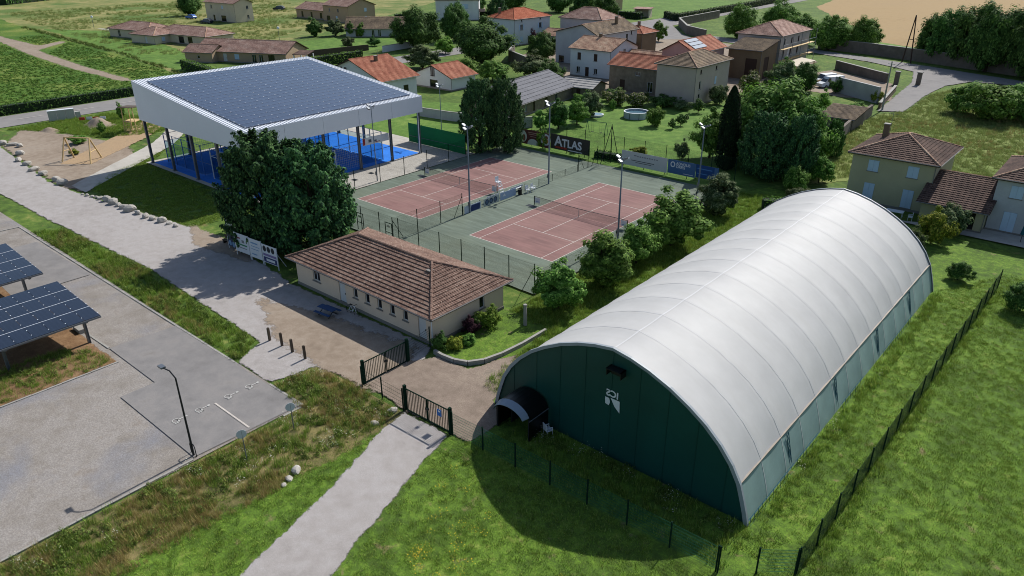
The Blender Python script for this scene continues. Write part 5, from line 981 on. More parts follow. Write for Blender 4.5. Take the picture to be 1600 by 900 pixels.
for i in range(0, K, 2): q = ring(2.16)[i]; MB().tube((*q,0),(*q,1.12),.05).build('pool_post', M_galv, p_)
p_ = thing('paddling_pool', 'small round white paddling pool under the garden trees', 'pool', (-22.4,55.6,0)); MB().tube((0,0,0),(0,0,.4),1.1,1.2,16).build('pool_wall', P_w, p_); MB().poly([(1.0*math.cos(i*.39),1.0*math.sin(i*.39),.41) for i in range(16)]).build('water', MATS['pool_water'], p_)
s = thing('garden_swing', 'thin green swing frame on the village lawn', 'swing', (-14.8,44.5,0), .2)
for x in (-1.6, 1.6): 
    for y in (-.9, .9): MB().tube((x,y,0),(x,0,2.1),.035).build('leg', M_fgreen, s)
MB().tube((-1.6,0,2.1),(1.6,0,2.1),.035).build('beam', M_fgreen, s)
for x in (-.7, .7): MB().box(x-.2,-.1,.5,x+.2,.1,.53).build('seat', M_black, s); MB().tube((x-.18,0,.53),(x-.18,0,2.1),.01).tube((x+.18,0,.53),(x+.18,0,2.1),.01).build('rope', M_rail, s)
t_ = thing('garden_table', 'white garden table with chairs on the terrace of the shuttered house', 'table', (32.2,34.6,0), .1); MB().box(-.9,-.5,.7,.9,.5,.74).build('table_top', M_white, t_)
for x in (-.8, .8):
    for y in (-.4, .4): MB().tube((x,y,0),(x,y,.7),.03).build('leg', M_white, t_)
chair(33.9,34.3,rad(-80),'white chair beside the terrace table',.05); chair(30.6,34.7,rad(90),'white chair on the house wall side of the terrace table',.05)
p_ = thing('closed_parasol', 'closed teal parasol on the grey house terrace', 'parasol', (44.3,34.4,0)); MB().tube((0,0,0),(0,0,2.5),.03).build('pole', M_rail, p_); MB().tube((0,0,1.0),(0,0,2.4),.22,.06,8).build('folded_canopy', paint('teal_fabric', '14505c', .8, .15, 2), p_); MB().box(-.3,-.3,0,.3,.3,.08).build('base', M_kerb, p_)
for x, y, lb in ((-238,59,'white globe lamp beside the pale bungalow drive'),(-155.5,79.5,'white globe lamp behind the tan bungalow')):
    g = thing('globe_lamp', lb, 'street lamp', (x,y,0)); MB().tube((0,0,0),(0,0,3.6),.07).build('pole', M_galv, g); link('globe', blob_mesh(2, M_white, 2, 1, 0), g, (0,0,3.9), scale=(.45,.45,.45))
s = thing('bus_shelter', 'small roofed shelter beside the far street', 'shelter', (-107,207,0), .2); MB().box(-3,0,0,-2.6,3,3).box(2.6,0,0,3,3,3).box(-2.6,2.7,0,2.6,3,3).build('wall', W_cream, s); MB().slab([(-3.5,-.6,3.3),(3.5,-.6,3.3),(3.5,3.5,3.7),(-3.5,3.5,3.7)],.2).build('roof', T_rose, s)
# ------------------------------------------------------------ vegetation
def leaf_mat(name, stops, trans=.25, rough=.75):
    t = NT(name); rv = t.geo.outputs['Random Per Island']; col = t.ramp(rv, stops); oi = t.n('ShaderNodeObjectInfo'); hs = t.n('ShaderNodeHueSaturation'); t.L(col, hs.inputs['Color']); t.L(t.mapr(oi.outputs['Random'], 0, 1, .485, .515), hs.inputs['Hue']); t.L(t.mapr(oi.outputs['Random'], 0, 1, .85, 1.15), hs.inputs['Value'])
    m = t.fin(hs.outputs[0], rough, 0, .1); tr = t.n('ShaderNodeBsdfTranslucent'); t.L(hs.outputs[0], tr.inputs[0]); mx = t.n('ShaderNodeMixShader'); mx.inputs[0].default_value = trans
    t.L(t.b.outputs[0], mx.inputs[1]); t.L(tr.outputs[0], mx.inputs[2]); t.L(mx.outputs[0], t.out.inputs[0]); MATS[name] = m; return m
L_mid = leaf_mat('mid_green_leaves', [(0,'3a5824'),(.35,'4e732c'),(.7,'658c38'),(1,'8caa58')], .3)
L_dark = leaf_mat('dark_green_leaves', [(0,'2b4420'),(.4,'3c5a28'),(.75,'507032'),(1,'6c8c48')])
L_con = leaf_mat('conifer_foliage', [(0,'223a26'),(.4,'32502e'),(.75,'46683a'),(1,'668a4e')], .2)
L_cyp = leaf_mat('cypress_foliage', [(0,'111e14'),(.5,'1a2c1a'),(1,'2a4222')], .1)
L_lite = leaf_mat('light_green_leaves', [(0,'3c5a1c'),(.4,'567a28'),(.75,'749436'),(1,'9aae56')], .3)
L_olive = leaf_mat('grey_olive_leaves', [(0,'334226'),(.4,'485832'),(.75,'606e46'),(1,'828a66')])
L_mar = leaf_mat('maroon_leaves', [(0,'20141a'),(.5,'36202a'),(1,'543440')])
L_flow = leaf_mat('flowering_leaves', [(0,'33481f'),(.5,'4c6428'),(.84,'76863e'),(.88,'b8aa98'),(1,'c4b4a8')])
L_yel = leaf_mat('yellow_green_leaves', [(0,'40541a'),(.4,'627222'),(.75,'868c30'),(1,'a8a648')], .3)
def quads(name, C, N, size, asp, mat, up=None):
    n = len(C); N = N/np.maximum(np.linalg.norm(N, axis=1, keepdims=True), 1e-6); a = NP.normal(size=(n,3)) if up is None else up+NP.normal(size=(n,3))*.35
    T = a-N*np.sum(a*N, axis=1, keepdims=True); T /= np.maximum(np.linalg.norm(T, axis=1, keepdims=True), 1e-6); B = np.cross(N, T); s = size[:,None]
    V = np.stack([C-T*s*.5, C+B*s*asp*.5, C+T*s*.5, C-B*s*asp*.5], 1).reshape(-1,3)
    m = bpy.data.meshes.new(name); m.vertices.add(4*n); m.vertices.foreach_set('co', V.ravel().astype('f')); m.loops.add(4*n); m.loops.foreach_set('vertex_index', np.arange(4*n, dtype='i')); m.polygons.add(n); m.polygons.foreach_set('loop_start', np.arange(0, 4*n, 4, dtype='i')); m.update(calc_edges=True)
    if mat: m.materials.append(mat)
    return m
def sph(n): d = NP.normal(size=(n,3)); return d/np.linalg.norm(d, axis=1, keepdims=True)
def crown(kind):
    """returns (leaf centres, normals, sizes, aspect, up, r0, h0, limbs)"""
    if kind == 'broad': r, h, zc, nc, nl, ls, cr = 2.4, 5.0, .45, 105, 150, .24, .55
    elif kind == 'big': r, h, zc, nc, nl, ls, cr = 7.0, 11.0, .41, 210, 130, .5, 1.45
    elif kind == 'bush': r, h, zc, nc, nl, ls, cr = 2.0, 3.0, .45, 70, 120, .19, .45
    elif kind == 'round': r, h, zc, nc, nl, ls, cr = 1.0, 2.0, .5, 60, 60, .13, .2
    elif kind == 'conifer': r, h, zc, nc, nl, ls, cr = 3.6, 12.0, .45, 300, 110, .32, .72
    elif kind == 'cypress': r, h, zc, nc, nl, ls, cr = 1.3, 11.0, .5, 340, 60, .22, .3
    if kind == 'cypress':
        n = 17000; z = NP.uniform(.01, 1, n)**.85; w = np.minimum(1, (1-z)*2.6)**.55*np.minimum(1, z*5+.55); ang = NP.uniform(0, 6.2832, n); wob = 1+.1*np.sin(ang*5+z*14)+.07*np.sin(ang*9-z*25); rr = r*w*wob*NP.uniform(.72, 1.04, n); o = np.stack([np.cos(ang), np.sin(ang), np.full(n, .3)], 1)
        return np.stack([rr*np.cos(ang), rr*np.sin(ang), z*h], 1), o+NP.normal(size=(n,3))*.5, NP.uniform(.6,1.4,n)*.24, .5, np.array([[0,0,1.5]]), r, h, np.zeros((0,3))
    d = sph(nc*2)
    if kind in ('conifer', 'cypress'):
        z = NP.uniform(.04, .97, nc); ang = NP.uniform(0, 2*np.pi, nc)
        w = (np.sin(np.pi*np.clip(z*.8+.16, 0, 1))**.55)*(1-.35*z**2) if kind == 'conifer' else np.minimum(1, (1-z)*3.2)**.6*np.minimum(1, z*6+.5)
        rr = r*w*NP.uniform(.55, .9, nc); cc = np.stack([rr*np.cos(ang), rr*np.sin(ang), z*h*.93], 1); out = np.stack([np.cos(ang), np.sin(ang), np.full(nc, .35)], 1)
        C = []; N = []
        for c, o in zip(cc, out):      # upswept plumes
            t = NP.uniform(0, 1, nl); k = cr*(1-t*.75); dd = sph(nl)
            lift = 1.5 if kind == 'conifer' else 1.6
            p = c+np.outer(t*cr*1.1, o*[1,1,0])+np.outer(t, [0,0,lift])*cr*1.1+dd*k[:,None]*NP.uniform(.35,1,nl)[:,None]; C.append(p); N.append(dd+o*.8+[0,0,.25])
        C = np.concatenate(C); N = np.concatenate(N); C[:,2] = np.clip(C[:,2], .1, h*1.03); return C, N, NP.uniform(.6,1.3,len(C))*ls, .5, np.array([[0,0,1.2]]), r, h, cc[:14]
    d = d[:nc]; nc = len(d); rad_ = NP.uniform(.5, .88, nc)*(1+.16*np.sin(d[:,0]*5+1)+.12*np.cos(d[:,1]*6)); hz = h*(1-zc)*.9
    cc = np.stack([d[:,0]*rad_*r*.92, d[:,1]*rad_*r*.92, zc*h+d[:,2]*rad_*np.where(d[:,2] > 0, hz, zc*h*.85)], 1)
    k = max(4, nc//7); core = sph(k)*NP.uniform(0, .45, k)[:,None]; core = np.stack([core[:,0]*r, core[:,1]*r, zc*h+core[:,2]*hz], 1); cc = np.concatenate([cc, core])
    C = []; N = []
    for c in cc:
        n_ = int(nl*NP.uniform(.6,1.3)); dd = sph(n_); q = cr*NP.uniform(.65,1.3); p = c+dd*np.array([1,1,.75])*q*(NP.uniform(.15,1,n_)**.5)[:,None]; o = c-np.array([0,0,zc*h]); o = o/max(.1, np.linalg.norm(o)); C.append(p); N.append(dd*.9+o*.5+[0,0,.55])
    C = np.concatenate(C); N = np.concatenate(N); C[:,2] = np.clip(C[:,2], .05, None); return C, N, NP.uniform(.55,1.35,len(C))*ls, .62, None, r, h, cc[::max(1, len(cc)//10)]
PROTO = {}
def proto(kind, var, mat):
    key = (kind, var)
    if key not in PROTO:
        C, N, S, asp, upv, r, h, limbs = crown(kind); m = quads(kind+'_leaves', C, N, S, asp, None, upv)
        t = MB(); tr = {'broad':.11,'big':.34,'bush':.06,'round':.05,'conifer':.28,'cypress':.16}[kind]; top = Vector((0,0,h*.72)); f = h*.3 if kind in ('broad','big') else h*.15
        t.tube((0,0,-.1),(0,0,f),tr*1.3,tr,8); t.tube((0,0,f),tuple(top),tr,tr*.25,7)
        for c in limbs: z = min(max(f*.8, c[2]*.55), h*.6); t.tube((0,0,z), tuple(c*np.array([.9,.9,1])), tr*.45, tr*.1, 5)
        PROTO[key] = (m, t.mesh(kind+'_trunk', M_bark), r, h)
    m, t, r, h = PROTO[key]; k3 = key+(mat.name,)
    if k3 not in PROTO: mm = m.copy(); mm.materials.append(mat); PROTO[k3] = mm
    return PROTO[k3], t, r, h
def plant(name, label, cat, kind, x, y, h, r, mat, group=None, var=None):
    var = RN.randrange(3 if kind in ('broad','big','bush') else 2) if var is None else var
    m, t, r0, h0 = proto(kind, var, mat); o = thing(name, label, cat, (x,y,0), RN.uniform(0,6.28), group); s = (r/r0, r/r0, h/h0)
    link('trunk', t, o, scale=s); link('crown', m, o, scale=s); return o
for i, (x, y, h, r) in enumerate(((17.4,-7.4,4.8,2.35),(17.6,-1.0,5.4,3.0),(17.3,5.0,4.7,2.2),(17.6,11.2,6.5,3.8),(16.8,22.2,5.0,2.6))):
    plant('leafy_tree', ('small leafy tree nearest the clubhouse end of the court fence','broad leafy tree second along the court fence from the clubhouse','slim leafy tree by the floodlight mast at the court fence','largest leafy tree in the row between court and dome','pale leafy tree at the banner end of the court fence')[i], 'tree', 'broad', x, y, h, r, (L_mid, L_mid, L_mid, L_mid, L_olive)[i], var=i%3)
for a in (('conifer','large dense conifer beside the notice boards, taller of the pair','conifer',-14.2,-14.6,11.6,4.6,L_con,0),('conifer','large dense conifer touching the clubhouse roof','conifer',-8.7,-12.9,10.9,4.4,L_con,0),('conifer','lower dense conifer filling the gap between the tall pair by the clubhouse','conifer',-11.6,-13.2,10.8,4.0,L_con,1),('conifer','dark conifer behind the windscreen, nearer the canopy','conifer',-22.2,25.5,10.6,3.1,L_con,1),('conifer','dark conifer behind the court corner, next to the red banner','conifer',-19.2,27.6,10.8,2.9,L_con,0),
          ('cypress_tree','tall narrow dark cypress at the edge of the village lawn','cypress',9.4,39.8,11.0,1.3,L_cyp,0),('conifer','broad dark conifer right of the cypress','conifer',14.8,39.4,8.8,3.5,L_con,0),('conifer','dark conifer by the shuttered house lawn','conifer',18.6,40.5,8.6,2.6,L_con,1),('cone_shrub','cone shaped evergreen on the lawn beside the meadow wall','conifer',18.2,55,5.4,1.5,L_dark,1)):
    nm, lb, kd, x, y, h, r, mt, vr = a; plant(nm, lb, 'shrub' if 'shrub' in nm else 'tree', kd, x, y, h, r, mt, var=vr)
# trees beyond, each with its own position
FAR = [('shrub','wide shrub along the pool side of the stone barn','bush',-27.6,68.8,2.8,2.4,L_dark),('shrub','bushy shrub under the greige house wall','bush',-13.6,69.6,2.2,1.8,L_olive),('tree','leafy tree in the yard beside the open barn','broad',-9,104,6,3,L_mid),('shrub','green bush beside the garden shed','bush',-29,61,3,2.2,L_mid),('tree','leafy tree behind the workshop ridge','broad',-46,72,6,3.2,L_dark),('walnut_tree','leafy light tree between the dark conifers and the meadow wall','big',16.8,45,10,4.8,L_mid),('walnut_tree','leafy tree wrapped behind the narrow cypress','big',8.0,45.5,8.8,3.6,L_mid),('shrub','dense green bush at the foot of the dark conifers','bush',21.2,41.8,3.6,2.0,L_mid),('tree','leafy tree filling the corner behind the greige house','big',-3.5,100,6.2,3.4,L_dark),('tree','dark garden tree between annexe and long farmhouse','big',-70,100,7.5,4.2,L_dark),('tree','dark tree beside the street behind the farmhouse','big',-88,140,8,4.6,L_dark),('tree','dark tree on the slope above the street','big',-112,190,10,6,L_dark),('tree','dark tree behind the white villa roof','big',-172,182,11,6,L_dark),('tree','dark garden tree left of the white villa','big',-140,140,9,5.2,L_dark),('walnut_tree','spreading bright green tree behind the dark conifers','big',12,47,12,7,L_mid),('walnut_tree','bright green tree hanging over the cypress','broad',5.2,43.5,7.4,3.0,L_mid),('shrub','bright yellow green shrub by the yard wall','bush',6.5,82,4.3,2.1,L_lite),('tree','rounded grey green tree before the renovation house','bush',-5.2,93,6.8,3.4,L_olive),('shrub','silvery shrub next to the greige village house','bush',-9.6,89.4,4.9,2.8,L_flow),('shrub','round flowering shrub at the corner of the greige house','bush',-10.9,78,4.3,2.1,L_olive),
 ('round_shrub','clipped round shrub below the greige house corner','round',-10,68.9,2.7,1.3,L_dark),('round_shrub','small clipped ball shrub nearest the pool, lowest on the lawn','round',-7.5,55.4,1.9,.8,L_dark),('round_shrub','clipped ball shrub in the middle of the lawn trio','round',-7.6,58.3,2.2,.95,L_dark),('round_shrub','palest ball shrub of the lawn trio','round',-8.5,61.8,1.4,.6,L_olive),('garden_tree','bushy grey green garden tree beside the pool','bush',-10.8,55.5,3.7,1.9,L_mid),
 ('flowering_shrub','pale flowering shrub by the garden shed','bush',-24.9,65,3.4,2.8,L_flow),('flowering_shrub','pale flowering shrub before the stone barn','bush',-21.2,66.6,3.2,2.5,L_flow),('shrub','dark low shrub against the greige house wall','bush',-17.6,70,2.4,2.8,L_dark),('fruit_tree','dark fruit tree nearest the court banners','broad',-21.8,43.7,5.2,2.2,L_dark),('fruit_tree','fruit tree in the middle of the garden row','broad',-21.4,48.3,4.7,2.2,L_mid),('fruit_tree','blue green fruit tree near the paddling pool','broad',-22.8,54.2,5.0,2.3,L_olive),('sapling','small sapling beside the flowering shrubs','bush',-23.2,61.6,2.2,.8,L_mid),('round_shrub','large clipped round shrub at the workshop corner','round',-23.4,41,3.7,1.8,L_mid),
 ('big_tree','huge dark green round tree left of the orange roof house','big',-79.4,88,11.6,8.6,L_dark),('big_tree','tall dark tree beside the garden bungalow','big',-111,95,11.8,7.2,L_dark),('big_tree','dark tree behind the garden bungalow','big',-114,113,10.8,5,L_dark),('big_tree','lime green tree between the dark trees','bush',-97.3,92.5,4.6,3.1,L_lite),('tree','grey green tree beside the white annexe','broad',-84.3,72,6,4.4,L_olive),('shrub','long bushy shrub behind the white annexe','bush',-66.5,68,4.8,4.4,L_mid),('shrub','bushy shrub next to the garden wall','bush',-60,70,4.6,4.2,L_mid),('shrub','large grey green shrub behind the workshop roof','bush',-55.5,79,5.8,5,L_olive),('shrub','dark shrub at the workshop gable','bush',-50.8,80,4.4,2.6,L_dark),
 ('maroon_tree','small maroon leaved tree at the orange roof house','broad',-86.5,116.6,5.2,1.8,L_mar),('shrub','green tree beside the maroon tree','bush',-79,111,5.6,2.6,L_mid),('tree','dark bushy tree in the meadow by the terrace','broad',-158,94,5.8,3.1,L_dark),('tree','grey green tree in the meadow by the terrace','broad',-153.7,99,5.6,3.6,L_olive),('tree','slim dark tree below the tan gabled house','broad',-147.2,100,5,1.9,L_dark),('tree','small round tree beside the meadow drive','broad',-144.5,102,4.4,1.9,L_mid),('shrub','roadside shrub in front of the garden bungalow','bush',-128,84,3.5,2.2,L_olive),('shrub','dark shrub beside the drive gate','bush',-125,91,2.8,2.3,L_dark),('shrub','round shrub on the bungalow lawn','bush',-132,87,2.4,1.6,L_mid),
 ('tree','dark spreading tree next to the cream house','big',-256,104,10.5,5.2,L_dark),('tree','dark cedar behind the white villa','big',-166,200,13,7,L_dark),('tree','dark tree on the far slope','big',-146,206,12,7,L_dark),('tree','dark tree beside the white villa balcony','conifer',-148,170,8.5,4,L_con),('tree','far dark tree above the hip roof house','big',-128,200,11,6,L_dark),('tree','street tree beside the annexe house','broad',-66,150,6.4,2.6,L_mid),
 ('tree','leafy tree at the bend of the street wall','big',-51,172,10.5,5.8,L_mid),('tree','tall leafy tree behind the renovation house','big',-42,182,11,7.2,L_mid),('tree','leafy tree over the field wall by the scaffolding','big',-21,163.5,9.6,6.6,L_mid),('tree','leafy tree at the end of the field wall clump','big',-13,166,9.4,5.4,L_mid),('tree','bushy tree between the renovation house and field wall','big',-31,168,8.8,5.6,L_mid),('tree','tall dark tree at the wheat field corner','big',6,161,12.4,5.8,L_dark),('tree','tall dark tree over the lane','big',15,155,15,6.8,L_dark),('tree','tallest dark tree at the lane','big',24,151,17,7.4,L_dark),('tree','dark tree at the far end of the lane','big',33,148,17,7,L_dark),('tree','dark tree filling the row over the lane','big',41,145,17,7,L_dark),('tree','rear dark tree behind the lane row','big',14,166,14,6,L_dark),('tree','dark tree between the wheat corner and the lane','big',9.5,157,13.5,5.6,L_dark),('tree','broad dark tree overhanging the lane wall','big',19.5,148.8,15,6,L_dark),('tree','broad dark tree near the lane bend','big',29,143.5,15.5,6.4,L_dark),('tree','dark tree past the lane bend','big',37,139.5,15.5,6.4,L_dark),
 ('shrub','bright shrub at the lane edge of the meadow','bush',26,98,5.8,4.2,L_mid),('shrub','broad dark shrub in the meadow','bush',30.8,94.5,7.2,5.4,L_mid),('shrub','tall meadow shrub behind the broad one','bush',34.5,101,6.8,4.6,L_mid),('shrub','meadow shrub at the edge toward the houses','bush',36.5,96,5.4,3.6,L_mid),('garden_tree','round garden tree before the low wing','bush',38.2,32.6,3.7,2.0,L_olive),('garden_tree','yellow green garden tree beside the dome end','bush',37.4,28.6,4.1,2.0,L_yel),('shrub','pale flowering shrub against the dome end','bush',36.6,24.5,2.9,1.4,L_olive),('shrub','spiky dark shrub on the lawn behind the dome','bush',41.6,20.6,2.0,1.3,L_dark),('shrub','dark shrub at the far end of the mesh fence','bush',47,17,3,1.7,L_dark),
 ('shrub','bright round shrub against the clubhouse end wall','bush',15.2,-13.6,2.2,1.15,L_lite),('shrub','maroon shrub in the clubhouse bed','bush',14.7,-15.3,1.8,.8,L_mar),('shrub','dark shrub between maroon and bright shrubs in the clubhouse bed','bush',14.6,-14.4,1.6,.8,L_dark),('shrub','yellow green shrub at the clubhouse corner bed','bush',15.4,-17.8,1.2,.8,L_yel),('shrub','dark shrub beside the clubhouse downpipe','bush',14.6,-18.5,1.6,.75,L_dark),('shrub','grey green plant low in the clubhouse bed','bush',15.8,-16.6,1.0,.75,L_mid),
 ('shrub','dark shrub behind the dark banner','bush',-11.2,34.6,1.9,1.1,L_dark),('shrub','yellow green shrub behind the white banner','bush',-2.6,37.5,1.7,1.5,L_yel),('garden_tree','thin grey sapling behind the slate banner','bush',2.4,40.5,3.0,1.2,L_olive),('shrub','bush at the foot of the last floodlight','bush',13.6,30,2.2,1.3,L_mid),('bamboo_clump','pale leafy clump beside the court corner conifer','bush',-16.2,32.6,3.4,1.2,L_lite),('shrub','grey shrub behind the dome on the shuttered house lawn','bush',22.4,31.5,2.6,1.5,L_olive),('shrub','dark shrub clump between conifer and dome','bush',20.2,36.2,3.4,1.9,L_mid),
 ('shrub','green shrub by the playground mound','bush',-73,-10.5,1.6,1.6,L_mid),('shrub','small plant on the playground dirt','bush',-66.5,-13.6,1.0,.8,L_yel),('sapling','staked young tree beside the road','broad',-85.5,1.5,3.0,.8,L_mid),('sapling','young tree beside the earth mound','broad',-77,-5.3,2.2,.8,L_mid),('shrub','ivy clump on the ruined wall','bush',2.2,102.6,3.2,1.6,L_dark),('shrub','green clump behind the meadow lean-to','bush',11.8,84.5,2.4,2.2,L_mid),('shrub','creeper at the lane end of the ruined wall','bush',11.2,98.2,2.6,1.4,L_yel)]
for nm, lb, kd, x, y, h, r, mt in FAR: plant(nm, lb, 'shrub' if 'shrub' in nm or 'clump' in nm else 'tree', kd, x, y, h, r, mt)
def hedge(name, label, pts, wd, hh, mat, ls=.22, dens=38, core='1a2a14'):
    r = thing(name, label, 'hedge'); cm = MB(); C = []; N = []
    for a, b in zip(pts, pts[1:]):
        a, b = Vector(a), Vector(b); L = (b-a).length; d = (b-a)/L; n = Vector((-d.y, d.x)); q = n*(wd/2-.12); cm.prism([a-q, b-q, b+q, a+q], 0, hh-.12)
        for kind, area in (('t', L*wd), ('l', L*hh), ('r', L*hh)):
            k = int(area*dens); u = NP.uniform(0, L, k); v = NP.uniform(0, 1, k); jj = NP.normal(size=(k,3))*.09; dn = np.array([d.x,d.y,0]); nn = np.array([n.x,n.y,0]); A0 = np.array([a.x,a.y,0])
            if kind == 't': P = A0+np.outer(u, dn)+np.outer((v-.5)*wd, nn)+np.array([0,0,hh])+np.outer(np.sin(u*1.3)*.06, [0,0,1]); nv = np.array([0,0,1.])
            else: s = 1 if kind == 'l' else -1; P = A0+np.outer(u, dn)+nn*s*wd/2+np.outer(v*hh, [0,0,1]); nv = nn*s
            C.append(P+jj); N.append(nv+NP.normal(size=(k,3))*.6)
    C = np.concatenate(C); cm.build('branches', paint('hedge_core', core, .95, .2, 3), r); link('foliage', quads('hedge_leaves', C, np.concatenate(N), NP.uniform(.6,1.4,len(C))*ls, .65, mat), r)
hedge('clipped_hedge', 'long clipped green hedge in front of the tan bungalow', [(-129,35.5),(-109,32.5),(-106.4,41),(-106.8,56),(-107.2,72)], 1.6, 2.3, L_mid, .35, 9)
hedge('roadside_hedge', 'dark roadside hedge along the crop field', [(-105.4,-40),(-105.2,-5),(-105.4,22),(-108,30)], 1.5, 1.7, L_dark, .34, 9)
hedge('street_hedge', 'grey green clipped hedge along the far street', [(-100,213),(-91,205),(-93,270),(-97,330)], 2, 2.4, L_olive, .5, 5)
hedge('villa_hedge', 'dark clipped hedge behind the terrace', [(-172,140),(-152,172)], 2, 2.6, L_dark, .5, 5); hedge('slope_hedge', 'dark hedge below the far slope lawn', [(-140,206),(-104,202)], 2, 2.4, L_dark, .5, 5)
hedge('tennis_hedge', 'low wild hedge behind the dark banner', [(-7.5,33.8),(-2.2,34.6)], 1.2, 1.0, L_dark, .2, 26); hedge('dome_hedge', 'low rough hedge between dome and house lawn', [(20,27.5),(24,30)], 1.4, 1.4, L_mid, .2, 26); hedge('far_field_hedge', 'dark hedgerow at the top of the dry meadow', [(-470,175),(-400,105),(-380,75)], 4, 4, L_dark, 1.0, 1.5)
# ------------------------------------------------------------ scattered ground cover
def inside(P, poly):
    x, y = P[:,0], P[:,1]; r = np.zeros(len(P), bool); n = len(poly)
    for i in range(n):
        x1, y1 = poly[i]; x2, y2 = poly[(i+1)%n]; c = ((y1 > y) != (y2 > y)) & (x < (x2-x1)*(y-y1)/((y2-y1) or 1e-9)+x1); r ^= c
    return r
def vnoise(P, s, seed):
    r = np.random.default_rng(seed); g = r.random((64,64)); q = P[:,:2]/s; i = np.floor(q).astype(int); f = q-i; f = f*f*(3-2*f); a = lambda dx, dy: g[(i[:,0]+dx)%64, (i[:,1]+dy)%64]
    return (a(0,0)*(1-f[:,0])+a(1,0)*f[:,0])*(1-f[:,1])+(a(0,1)*(1-f[:,0])+a(1,1)*f[:,0])*f[:,1]
def blades(name, n, rad0, h0, h1, wd, lean, mat):
    m = MB()
    for _ in range(n):
        a = RN.uniform(0,6.28); q = rad0*math.sqrt(RN.random()); x, y = q*math.cos(a), q*math.sin(a); h = RN.uniform(h0,h1); b = RN.uniform(0,6.28); l = lean*h*RN.uniform(.3,1.2); w_ = wd*RN.uniform(.6,1.3); dx, dy = w_*math.cos(b+1.57), w_*math.sin(b+1.57)
        m.poly([(x-dx,y-dy,0),(x+dx,y+dy,0),(x+l*math.cos(b),y+l*math.sin(b),h)])
    return bpy.data.objects.new(name, m.mesh(name, mat))
def leafy(name, n, rad0, hh, ls, mat):
    d = sph(n); C = d*np.array([rad0,rad0,hh*.5])*(NP.uniform(.2,1,n)**.5)[:,None]+np.array([0,0,hh*.45]); return bpy.data.objects.new(name, quads(name, C, d+np.array([0,0,.8]), NP.uniform(.6,1.4,n)*ls, .5, mat))
def scatter(name, label, cat, tuft, polys, dens, smin, smax, keep=None):
    P = []
    for poly in polys:
        q = np.array(poly); lo, hi = q.min(0), q.max(0); k = int((hi-lo).prod()*dens); p = NP.uniform(lo, hi, (k,2)); p = p[inside(p, poly)]; P.append(p)
    P = np.concatenate(P)
    if keep is not None: P = P[keep(P)]
    n = len(P); me = bpy.data.meshes.new(name); me.vertices.add(n); me.vertices.foreach_set('co', np.c_[P, np.full(n, .02)].ravel().astype('f'))
    at = me.attributes.new('rot', 'FLOAT_VECTOR', 'POINT'); at.data.foreach_set('vector', np.c_[NP.normal(0,.1,(n,2)), NP.uniform(0,6.28,n)].ravel().astype('f')); at = me.attributes.new('scl', 'FLOAT', 'POINT'); at.data.foreach_set('value', NP.uniform(smin,smax,n).astype('f'))
    o = tag(link(name, me), label, cat, kind='stuff'); ng = bpy.data.node_groups.new(name, 'GeometryNodeTree'); ng.interface.new_socket('Geometry', in_out='INPUT', socket_type='NodeSocketGeometry'); ng.interface.new_socket('Geometry', in_out='OUTPUT', socket_type='NodeSocketGeometry')
    N = ng.nodes; L = ng.links; gi = N.new('NodeGroupInput'); go = N.new('NodeGroupOutput'); ip = N.new('GeometryNodeInstanceOnPoints'); ob = N.new('GeometryNodeObjectInfo'); ob.inputs['Object'].default_value = tuft; ob.inputs['As Instance'].default_value = True
    ra = N.new('GeometryNodeInputNamedAttribute'); ra.data_type = 'FLOAT_VECTOR'; ra.inputs[0].default_value = 'rot'; e2 = N.new('FunctionNodeEulerToRotation'); sa = N.new('GeometryNodeInputNamedAttribute'); sa.data_type = 'FLOAT'; sa.inputs[0].default_value = 'scl'
    L.new(gi.outputs[0], ip.inputs['Points']); L.new(ob.outputs['Geometry'], ip.inputs['Instance']); L.new(ra.outputs[0], e2.inputs[0]); L.new(e2.outputs[0], ip.inputs['Rotation']); L.new(sa.outputs[0], ip.inputs['Scale']); L.new(ip.outputs[0], go.inputs[0])
    md = o.modifiers.new('scatter', 'NODES'); md.node_group = ng; return o
G_a = leaf_mat('grass_blades', [(0,'4c5f23'),(.4,'627d2a'),(.75,'7e993a'),(1,'aab464')], .3); G_d = leaf_mat('dry_grass_blades', [(0,'6a6034'),(.4,'8c7c48'),(.75,'a89660'),(1,'b9aa78')], .2); G_w = leaf_mat('weed_leaves', [(0,'36481e'),(.4,'506428'),(.75,'6a7a38'),(1,'8e9254')], .25); G_c = leaf_mat('crop_leaves', [(0,'3d5a24'),(.4,'52732e'),(.75,'688838'),(1,'8a9c56')], .3); G_m = leaf_mat('meadow_blades', [(0,'62733a'),(.5,'768448'),(1,'92945e')], .35)
def petal(name, col): return paint(name, col, .8, .1, 3)
t_gr = blades('grass_tuft', 26, .2, .05, .15, .011, .7, G_a); t_me = blades('meadow_tuft', 34, .3, .12, .4, .016, .6, G_m); t_ta = blades('tall_tuft', 30, .2, .15, .5, .012, .5, G_a); t_dr = blades('dry_tuft', 34, .22, .2, .65, .01, .5, G_d); t_we = leafy('weed_tuft', 80, .26, .5, .085, G_w); t_cr = leafy('crop_tuft', 26, .5, .26, .26, G_c)
def flowers(name, n, rad0, z0, z1, s, col):
    m = MB()
    for _ in range(n):
        a = RN.uniform(0,6.28); q = rad0*math.sqrt(RN.random()); x, y, z = q*math.cos(a), q*math.sin(a), RN.uniform(z0,z1); r = s*RN.uniform(.7,1.3); m.poly([(x+r*math.cos(k*1.256),y+r*math.sin(k*1.256),z+RN.uniform(-.01,.01)) for k in range(5)])
    return bpy.data.objects.new(name, m.mesh(name, petal(name, col)))
t_fw = flowers('white_bloom', 7, .3, .35, .7, .024, 'c0bda8'); t_fy = flowers('yellow_bloom', 7, .3, .1, .3, .03, 'b8a020')
